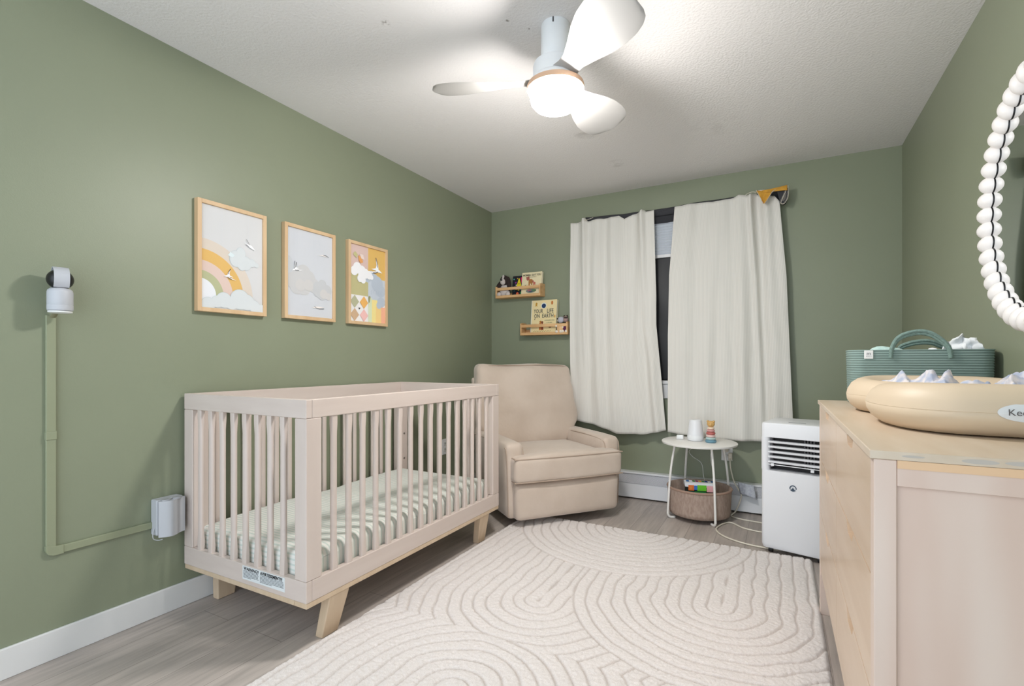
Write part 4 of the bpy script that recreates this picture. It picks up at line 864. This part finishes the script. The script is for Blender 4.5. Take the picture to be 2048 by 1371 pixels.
P.poly(lg, [(.0155, .0235), (.021, .0225), (.03, .0345), (.0385, .0225), (.0445, .0235), (.0395, .0175), (.03, .014), (.0205, .0175)])
P.build('logo', ac)
for (x, y) in ((.04, .04), (Wd-.04, .04), (.04, Dp-.04), (Wd-.04, Dp-.04)):
    bm = bmesh.new(); bmesh.ops.create_cone(bm, cap_ends=True, segments=20, radius1=.016, radius2=.016, depth=.018, matrix=Matrix.Translation((x, y, .016)) @ Matrix.Rotation(PI/2, 4, 'Y'))
    new('caster', bm, m_black, ac, smooth=True)
# ------------------------------------------------------------------ dresser
DX0, DX1, DY0, DY1, DZ = .146, .648, 1.09, 2.40, .868
dr = thing('dresser', ((DX0+DX1)/2, (DY0+DY1)/2, 0), 'pale pine six-drawer dresser with cut-out handles along the right wall', 'dresser')
def dp(n, bm, m, **k): return rel(new(n, bm, m, dr, **k), dr)
dp('top', B(((DX0, DY0, DZ-.016), (DX1, DY1, DZ))), m_dresst, bevel=.002)
fx = DX0+.006
for (x0, y0) in ((fx, DY0+.002), (fx, DY1-.036), (DX1-.045, DY0+.002), (DX1-.045, DY1-.036)): dp('corner_leg', B(((x0, y0, 0), (x0+.034, y0+.034, DZ-.016))), m_dressp, bevel=.002)
xr = fx+.034
for y0, y1 in ((DY0+.002, DY0+.02), (DY1-.02, DY1-.002)):
    for za, zb_ in ((DZ-.062, DZ-.016), (.165, .21)): dp('end_rail', B(((xr, y0, za), (DX1-.045, y1, zb_))), m_dressp, bevel=.0015)
dp('end_panel', B(((xr, DY0+.011, .21), (DX1-.045, DY0+.018, DZ-.062))), m_dressp); dp('end_panel', B(((xr, DY1-.018, .21), (DX1-.045, DY1-.011, DZ-.062))), m_dressp)
dp('gap_glow_strip', B(((xr, DY0+.0005, DZ-.030), (DX1-.045, DY0+.0022, DZ-.016))), m_raw_glow)  # orange light in the gap below the top, painted as a coloured strip
dp('carcass', B(((fx+.02, DY0+.036, .19), (DX1-.01, DY1-.036, .2)), ((DX1-.012, DY0+.036, .19), (DX1-.004, DY1-.036, DZ-.016)), ((fx+.004, (DY0+DY1)/2-.009, .19), (DX1-.02, (DY0+DY1)/2+.009, DZ-.02))), m_dress)
dp('base_rail', B(((fx+.004, DY0+.036, .165), (fx+.02, DY1-.036, .2))), m_dress, bevel=.0015)
def drawer(y0, y1, z0, z1):
    # front board with a rounded trapezoid notch in the top edge
    yc = (y0+y1)/2; hw, hd = .062, .026; t = .018; pr = [(y0, z0), (y1, z0), (y1, z1)]
    pr += [(yc+hw, z1), (yc+hw-.006, z1-.008), (yc+hw-.02, z1-hd+.003), (yc+hw-.03, z1-hd), (yc-hw+.03, z1-hd), (yc-hw+.02, z1-hd+.003), (yc-hw+.006, z1-.008), (yc-hw, z1), (y0, z1)]
    bm = bmesh.new(); loft(bm, [[(fx+.001, y, z) for y, z in pr], [(fx+.001+t, y, z) for y, z in pr]]); bmesh.ops.recalc_face_normals(bm, faces=bm.faces)
    d = dp('drawer', bm, m_dress)
    ins = new('drawer_box', B(((fx+.02, y0+.012, z0+.01), (DX1-.03, y0+.024, z1-.03)), ((fx+.02, y1-.024, z0+.01), (DX1-.03, y1-.012, z1-.03)), ((fx+.02, y0+.024, z0+.01), (DX1-.03, y1-.024, z0+.016)), ((fx+.1, y0+.02, z0+.02), (fx+.105, y1-.02, z1-.03))), m_raw_glow, d)
    # raw bevelled lip of the cut-out
    o_ = new('handle_cutout', B(((fx+.0195, yc-hw, z1-hd-.012), (fx+.024, yc+hw, z1-hd+.004))), m_raw_glow, d)
ym = (DY0+DY1)/2
zr = [(.204, .412), (.416, .630), (.634, .848)]
for z0, z1 in zr:
    drawer(DY0+.038, ym-.0015, z0, z1); drawer(ym+.0015, DY1-.038, z0, z1)
# worn patches along the near edge of the top belong to the top's finish
for (px_, pz_, pr_, ry_) in ((.062, .0085, .016, .0022), (.150, .008, .024, .004), (.202, .009, .022, .0035)): P = Paint(.5, .016, frame3((DX0, DY0-.0003, DZ-.016), (1, 0, 0), (0, 0, 1))); P.ring((186, 176, 166), px_, pz_, pr_, ry=ry_, n=20); rel(P.build('worn_patch', dr), dr)
# ------------------------------------------------------------------ changing pad
pd = thing('changing_pad', (.425, 1.76, DZ), 'cream peanut-shaped foam changing pad lying on the dresser top', 'changing pad')
hwp = [(1.345, 0), (1.350, .075), (1.362, .115), (1.385, .15), (1.42, .180), (1.47, .202), (1.55, .216), (1.63, .216), (1.69, .205), (1.735, .183), (1.77, .170), (1.81, .178), (1.86, .205), (1.92, .224), (1.98, .224), (2.04, .210), (2.10, .175), (2.14, .125), (2.157, .07), (2.162, 0)]
half = [( .425+h, y) for y, h in hwp]; other = [(.425-h, y) for y, h in hwp[1:-1]][::-1]
ol = [Vector((p.x, p.y, 0)) for p in spline([(a, b_, 0) for a, b_ in half+other], 3, closed=True)]
prof = [(.075, 0), (.03, .004), (.012, .018), (.002, .036), (0, .052), (.0006, .0526), (.0008, .0534), (0.0, .054), (.004, .07), (.014, .088), (.03, .1), (.046, .105), (.062, .103), (.085, .088), (.115, .06), (.14, .045), (.165, .040)]
bm = bmesh.new(); rings = []
for d, z in prof:
    r_ = []
    for p in ol:
        sp_ = Vector((.425, max(1.53, min(1.98, p.y)), 0)); n_ = (p-sp_); L0 = n_.length; q = sp_+n_.normalized()*max(.01, L0-d)
        lift = 1+.06*math.cos((p.y-1.35)/.82*2*PI)*(1 if z > .06 else 0)
        r_.append((q.x-.425, q.y-1.76, z*lift))
    rings.append(r_)
loft(bm, rings); bmesh.ops.recalc_face_normals(bm, faces=bm.faces); new('foam_pad', bm, m_pad, pd, smooth=True, angle=60)
# oval badge on the near-left side
bx0 = Vector((.425-.137, 1.3735, .0)); 
def outl(t):  # point on outline near the left front corner
    k = t*len(ol); i = int(k) % len(ol); j = (i+1) % len(ol); return ol[i].lerp(ol[j], k-int(k))
fac = []
def surf(p, z):
    d = 0
    for (d0, z0), (d1, z1) in zip(prof, prof[1:]):
        if z0 <= z <= z1: d = d0+(d1-d0)*((z-z0)/max(1e-6, z1-z0)); break
    sp_ = Vector((.425, max(1.53, min(1.98, p.y)), 0)); n_ = (p-sp_); q = sp_+n_.normalized()*(n_.length-d+.0018); return Vector((q.x-.425, q.y-1.76, z))
cand = [(i, p) for i, p in enumerate(ol) if p.x < .425 and p.y < 1.56]
# arc-length table over the near half of the outline going from the left side round the near end
path = [Vector((a, b_, 0)) for a, b_ in [(.425-h, y) for y, h in hwp[6::-1]]+[(.425+h, y) for y, h in hwp[1:6]]]
path = spline(path, 6); cum = [0]
for a, b_ in zip(path, path[1:]): cum.append(cum[-1]+(b_-a).length)
def at_len(s):
    j = max(k for k in range(len(cum)) if cum[k] <= s); j = min(j, len(path)-2); return path[j].lerp(path[j+1], (s-cum[j])/max(1e-6, cum[j+1]-cum[j]))
BADGE_S = .36
bm = bmesh.new(); ctr = bm.verts.new(surf(at_len(BADGE_S), .056)); rg = []
for k in range(7):
    q = (k+1)/7; ring_ = []
    for j in range(48):
        a = 2*PI*j/48; ring_.append(bm.verts.new(surf(at_len(BADGE_S+.052*q*math.cos(a)), .056+.019*q*math.sin(a))))
    rg.append(ring_)
for j in range(48): bm.faces.new([ctr, rg[0][j], rg[0][(j+1) % 48]])
for k in range(6):
    for j in range(48): bm.faces.new([rg[k][j], rg[k+1][j], rg[k+1][(j+1) % 48], rg[k][(j+1) % 48]])
bmesh.ops.recalc_face_normals(bm, faces=bm.faces); bdg = new('badge', bm, mat('badge_white', (222, 224, 226), .3), pd, smooth=True, angle=180); bdg['label'] = 'white oval badge with grey lettering'
cu = bpy.data.curves.new('t', 'FONT'); cu.body = 'Keekaroo'; cu.size = .0185; cu.align_x = 'CENTER'; cu.align_y = 'CENTER'
t_ = bpy.data.objects.new('t', cu); C.objects.link(t_); bpy.context.view_layer.update()
me = bpy.data.meshes.new_from_object(t_.evaluated_get(bpy.context.evaluated_depsgraph_get())); bpy.data.objects.remove(t_)
bm = bmesh.new(); bm.from_mesh(me); bmesh.ops.triangulate(bm, faces=bm.faces); bmesh.ops.subdivide_edges(bm, edges=bm.edges, cuts=3, use_grid_fill=True); bm.to_mesh(me); bm.free()
for v in me.vertices:
    q = surf(at_len(BADGE_S+v.co.x), .056+v.co.y*1.0); pz = at_len(BADGE_S+v.co.x); n_ = (pz-Vector((.425, max(1.53, min(1.98, pz.y)), 0))).normalized(); v.co = q+n_*.0024
me.materials.clear(); me.materials.append(mat('badge_grey', (96, 92, 92), .6)); o = bpy.data.objects.new('lettering', me); C.objects.link(o); o.parent = bdg
# crumpled muslin on the pad
musl = mat('blue_print_muslin', (226, 218, 216), .9, rgb2=(176, 184, 204), nscale=40, stretch=(1, 2.2, 1), detail=1, bump=.3, bscale=300)
def muslin(cx, cy, rx, ry, z0, peaks, label, seed):
    def fn(u, v):
        x = cx+(u-.5)*2*rx; y = cy+(v-.5)*2*ry
        e = max(0, 1-((u-.5)*2)**4)*max(0, 1-((v-.5)*2)**4)
        z = z0
        for (px_, py_, h_, w_) in peaks: z += h_*math.exp(-(((x-px_)/w_)**2+((y-py_)/(w_*.8))**2))
        nn = mnoise.noise(Vector((x*22+seed, y*22, seed))); wx = x+.02*mnoise.noise(Vector((x*20, y*20, 3+seed))); wy = y+.02*mnoise.noise(Vector((x*20, y*20, 6+seed))); z += (.022*(1-min(1, 2.6*abs(mnoise.noise(Vector((wx*22+seed, wy*13, seed))))))+.013*(1-min(1, 2.6*abs(mnoise.noise(Vector((wx*15, wy*40, seed+5)))))))*e
        return (x+.012*mnoise.noise(Vector((x*9, y*9, 7+seed))), y+.012*mnoise.noise(Vector((x*9+4, y*9, 2+seed))), z)
    o = new('muslin_cloth', gridmesh(fn, 110, 110), musl, smooth=True, angle=60); solid(o, .002); return tag(o, label, 'cloth')
muslin(.42, 1.86, .13, .22, DZ+.056, [(.40, 1.95, .056, .034), (.34, 1.97, .044, .03), (.45, 1.91, .046, .034), (.30, 2.0, .032, .03)], 'crumpled white muslin cloth printed with blue marks at the far half of the changing pad', 1.1)
muslin(.45, 1.55, .13, .13, DZ+.056, [(.42, 1.62, .040, .04), (.49, 1.55, .052, .05), (.53, 1.49, .05, .045)], 'folded white and blue muslin cloth in the near half of the changing pad', 5.2)
# ------------------------------------------------------------------ rope basket
bk_x0, bk_x1, bk_y0, bk_y1 = .235, .648, 2.2, 2.385
rb = thing('rope_basket', ((bk_x0+bk_x1)/2, (bk_y0+bk_y1)/2, DZ), 'sage green woven rope basket with two handles behind the changing pad', 'basket')
W2, D2 = (bk_x1-bk_x0)/2, (bk_y1-bk_y0)/2
rings = []; nrow = 23; zb = 0
bm = bmesh.new()
for k in range(nrow):
    for s in (0, .25, .5, .75):
        z = (k+s)*.0088; f = z/.2
        ins = .007*(1-f)+.0022*(1-math.sin(PI*s))
        rings.append([Vector((x, y, z)) for x, y, _ in rr(-W2+ins, W2-ins, -D2+ins, D2-ins, .03+.02*f, 0, 8)])
for r_ in rings:
    for p in r_:
        f = p.z/.2; p.y += .003*math.sin(p.x*25+p.z*20)*f
inner = [[Vector((p.x*(1-.012/W2), p.y*(1-.012/D2), p.z)) for p in rings[-1]], [Vector((p.x*(1-.014/W2), p.y*(1-.014/D2), .01)) for p in rings[0]]]
loft(bm, rings+inner); bmesh.ops.recalc_face_normals(bm, faces=bm.faces)
new('basket_body', bm, m_sage, rb, smooth=True, angle=180)
def bas_handle(x0, x1, y, h, lean, name='handle'):
    xm = (x0+x1)/2; top = rings[-1][0].z
    pts = spline([(x0-.002, y, top-.03), (x0+.002, y, top+.01), (x0+.022, y+lean*.5, top+h*.72), (xm-.018, y+lean, top+h), (xm+.02, y+lean, top+h*.98), (x1-.03, y+lean*.6, top+h*.66), (x1-.004, y, top+.008), (x1+.002, y, top-.03)], 7)
    bm = T(pts, .0062, 8); tube(bm, [Vector(p)+Vector((0, .003, -.009)) for p in pts[2:-2]], .0062, 8); return new(name, bm, m_ropeh, rb, smooth=True)
cxm = (bk_x0+bk_x1)/2
bas_handle(.358-cxm, .52-cxm, -D2-.002, .063, .006)
bas_handle(.41-cxm, .56-cxm, D2-.006, .035, -.01)
lb = new('label_patch', B(((.278-cxm, -D2-.003, .168), (.305-cxm, -D2-.0005, .198))), mat('patch_white', (232, 232, 230), .7), rb, bevel=.001); lb['label'] = 'small white sewn label'
text('lettering', 'm', .018, frame3((.2915-cxm, -D2-.0035, .187), (1, 0, 0), (0, 0, 1)), flat((120, 120, 126)), lb, .0002); text('lettering', 'm o r i', .0055, frame3((.2915-cxm, -D2-.0035, .177), (1, 0, 0), (0, 0, 1)), flat((120, 120, 126)), lb, .0002)
# contents
dpm = mat('mint_print_nappy', (206, 228, 222), .8, rgb2=(176, 208, 202), nscale=60)
def nappy(c, s, rz, m, label):
    def f_(q, p): return (q.x, q.y, q.z+.012*mnoise.noise(Vector((q.x*14, q.y*20, 2)))*(1 if p.z > 0 else 0))
    o = new('folded_nappy', rbox((0, 0, 0), s, min(s)*.45, 12, f_), m, smooth=True, angle=180); o.location = c; o.rotation_euler = rz; return tag(o, label, 'nappy')
nappy((.358, 2.285, DZ+.115), (.13, .09, .19), (0, 0, 0), dpm, 'folded mint-printed nappy standing at the left inside the rope basket')
def wipefn(u, v):
    x = .50+.13*u-.012*v; y = 2.30-.02*u+.02*math.sin(u*5)*v; z = DZ+.02+v*(.180+.045*min(1, max(0, (u-.25)*4))-.02*max(0, u-.75)*4+.008*math.sin(u*23))
    return (x+.014*mnoise.noise(Vector((u*9, v*9, 1))), y+.03*mnoise.noise(Vector((u*8, v*8, 3))), z+.01*mnoise.noise(Vector((u*12, v*5, 8))))
o = new('tissue', gridmesh(wipefn, 30, 40), mat('white_nappy', (236, 238, 240), .8), smooth=True, angle=60); solid(o, .004); tag(o, 'crumpled white nappy liner sticking up at the right inside the rope basket', 'nappy liner')
# ------------------------------------------------------------------ beaded round mirror
MY, MZ, MR = 1.87, 1.49, .352
mr = thing('round_mirror', (RX, MY, MZ-MR), 'round mirror framed with large white beads on the right wall', 'mirror')
nB = 45; m_bead = mat('matte_bead', (236, 232, 230), .45)
bm = bmesh.new(); xg = RX-.034
bmesh.ops.create_cone(bm, cap_ends=True, segments=96, radius1=MR+.001, radius2=MR+.001, depth=.004, matrix=Matrix.Translation((xg, MY, MZ)) @ Matrix.Rotation(PI/2, 4, 'Y'))
def rc_(i):
    s_ = ((i/900*nB) % 1-.5)*2*PI*MR/nB; return MR-.0365*math.sqrt(max(.1, 1-(s_/.029)**2))-.0004
gl = rel(new('mirror_glass', bm, mat('mirror_silver', (236, 238, 238), .01, metal=1), mr), mr)
bm = bmesh.new(); bmesh.ops.create_cone(bm, cap_ends=True, segments=96, radius1=MR-.01, radius2=MR-.01, depth=.02, matrix=Matrix.Translation((RX-.018, MY, MZ)) @ Matrix.Rotation(PI/2, 4, 'Y')); rel(new('backing', bm, m_black, mr), mr)
rel(new('bead_gap_shade', T([(xg-.003, MY+rc_(i)*math.cos(2*PI*i/900), MZ+rc_(i)*math.sin(2*PI*i/900)) for i in range(900)], .0014, 5, closed=True), m_black, mr), mr)  # black line painted in as the shadow gap where beads meet the glass
for k in range(nB):
    a = 2*PI*(k+.5)/nB
    rot = Matrix.Rotation(a, 4, 'X')
    bm = bmesh.new(); ell(bm, (0, 0, 0), (.0335, .0365, .029), 12)
    for v in bm.verts: v.co = rot @ v.co
    o = new('bead', bm, m_bead, mr, smooth=True, angle=180); o.location = Vector((RX-.0335, MY+(MR+.0)*math.cos(a), MZ+(MR+.0)*math.sin(a)))-mr.location
# ------------------------------------------------------------------ ceiling fan with lamp
FX, FYY = -.76, 1.775
fan = thing('ceiling_fan', (FX, FYY, CZ), 'white three-blade ceiling fan with a glowing round lamp', 'ceiling fan')
m_fan = mat('fan_white', (236, 238, 240), .4)
new('downrod_housing', lathe([(.055, 0), (.056, -.002), (.056, -.135), (.054, -.14)], 48), m_fan, fan, smooth=True)
new('motor_housing', lathe([(.055, -.138), (.07, -.142), (.084, -.15), (.088, -.162), (.088, -.2), (.092, -.215)], 48), m_fan, fan, smooth=True)
new('mounting_screw', B(((.012, -.057, -.02), (.016, -.054, -.002))), m_black, fan)
new('hub', lathe([(.06, -.2), (.09, -.208), (.096, -.216), (.096, -.236)], 48), m_fan, fan, smooth=True)
new('wood_ring', lathe([(.095, -.230), (.109, -.232), (.111, -.238), (.110, -.251), (.100, -.255)], 64), mat('pale_ring_wood', (214, 176, 146), .5), fan, smooth=True)
glm = mat('lamp_glass', (255, 252, 248), .4, emit=GLOBE)
new('lamp_globe', lathe([(.0995, -.247), (.1, -.262), (.099, -.28), (.094, -.298), (.082, -.313), (.06, -.322), (.03, -.326), (.001, -.327)], 64), glm, fan, smooth=True)
def blade(ang):
    bm = bmesh.new(); rings = []; n = 26
    for i in range(n+1):
        t = i/n; r_ = .075+.415*t
        wd = interp(t, [(0, .10), (.08, .085), (.16, .085), (.3, .12), (.45, .165), (.6, .196), (.75, .204), (.86, .19), (.93, .16), (.975, .105), (1, .03)])
        off = interp(t, [(0, 0), (.15, .0), (.4, .0), (.7, .0), (1, .0)])
        pit = math.radians(interp(t, [(0, 12), (.2, 19), (.5, 18), (1, 14)]))
        th2 = .010*(1-t*.6)
        pts = []
        for j in range(16):
            a = 2*PI*j/16; yy = wd/2*math.cos(a); zz_ = th2/2*math.sin(a)-.010*(abs(yy)/.09)**2*0
            pts.append((r_-0*yy, off+yy*math.cos(pit)+zz_*math.sin(pit), -.215-yy*math.sin(pit)+zz_*math.cos(pit)-.0*t))
        rings.append(pts)
    loft(bm, rings); bmesh.ops.recalc_face_normals(bm, faces=bm.faces)
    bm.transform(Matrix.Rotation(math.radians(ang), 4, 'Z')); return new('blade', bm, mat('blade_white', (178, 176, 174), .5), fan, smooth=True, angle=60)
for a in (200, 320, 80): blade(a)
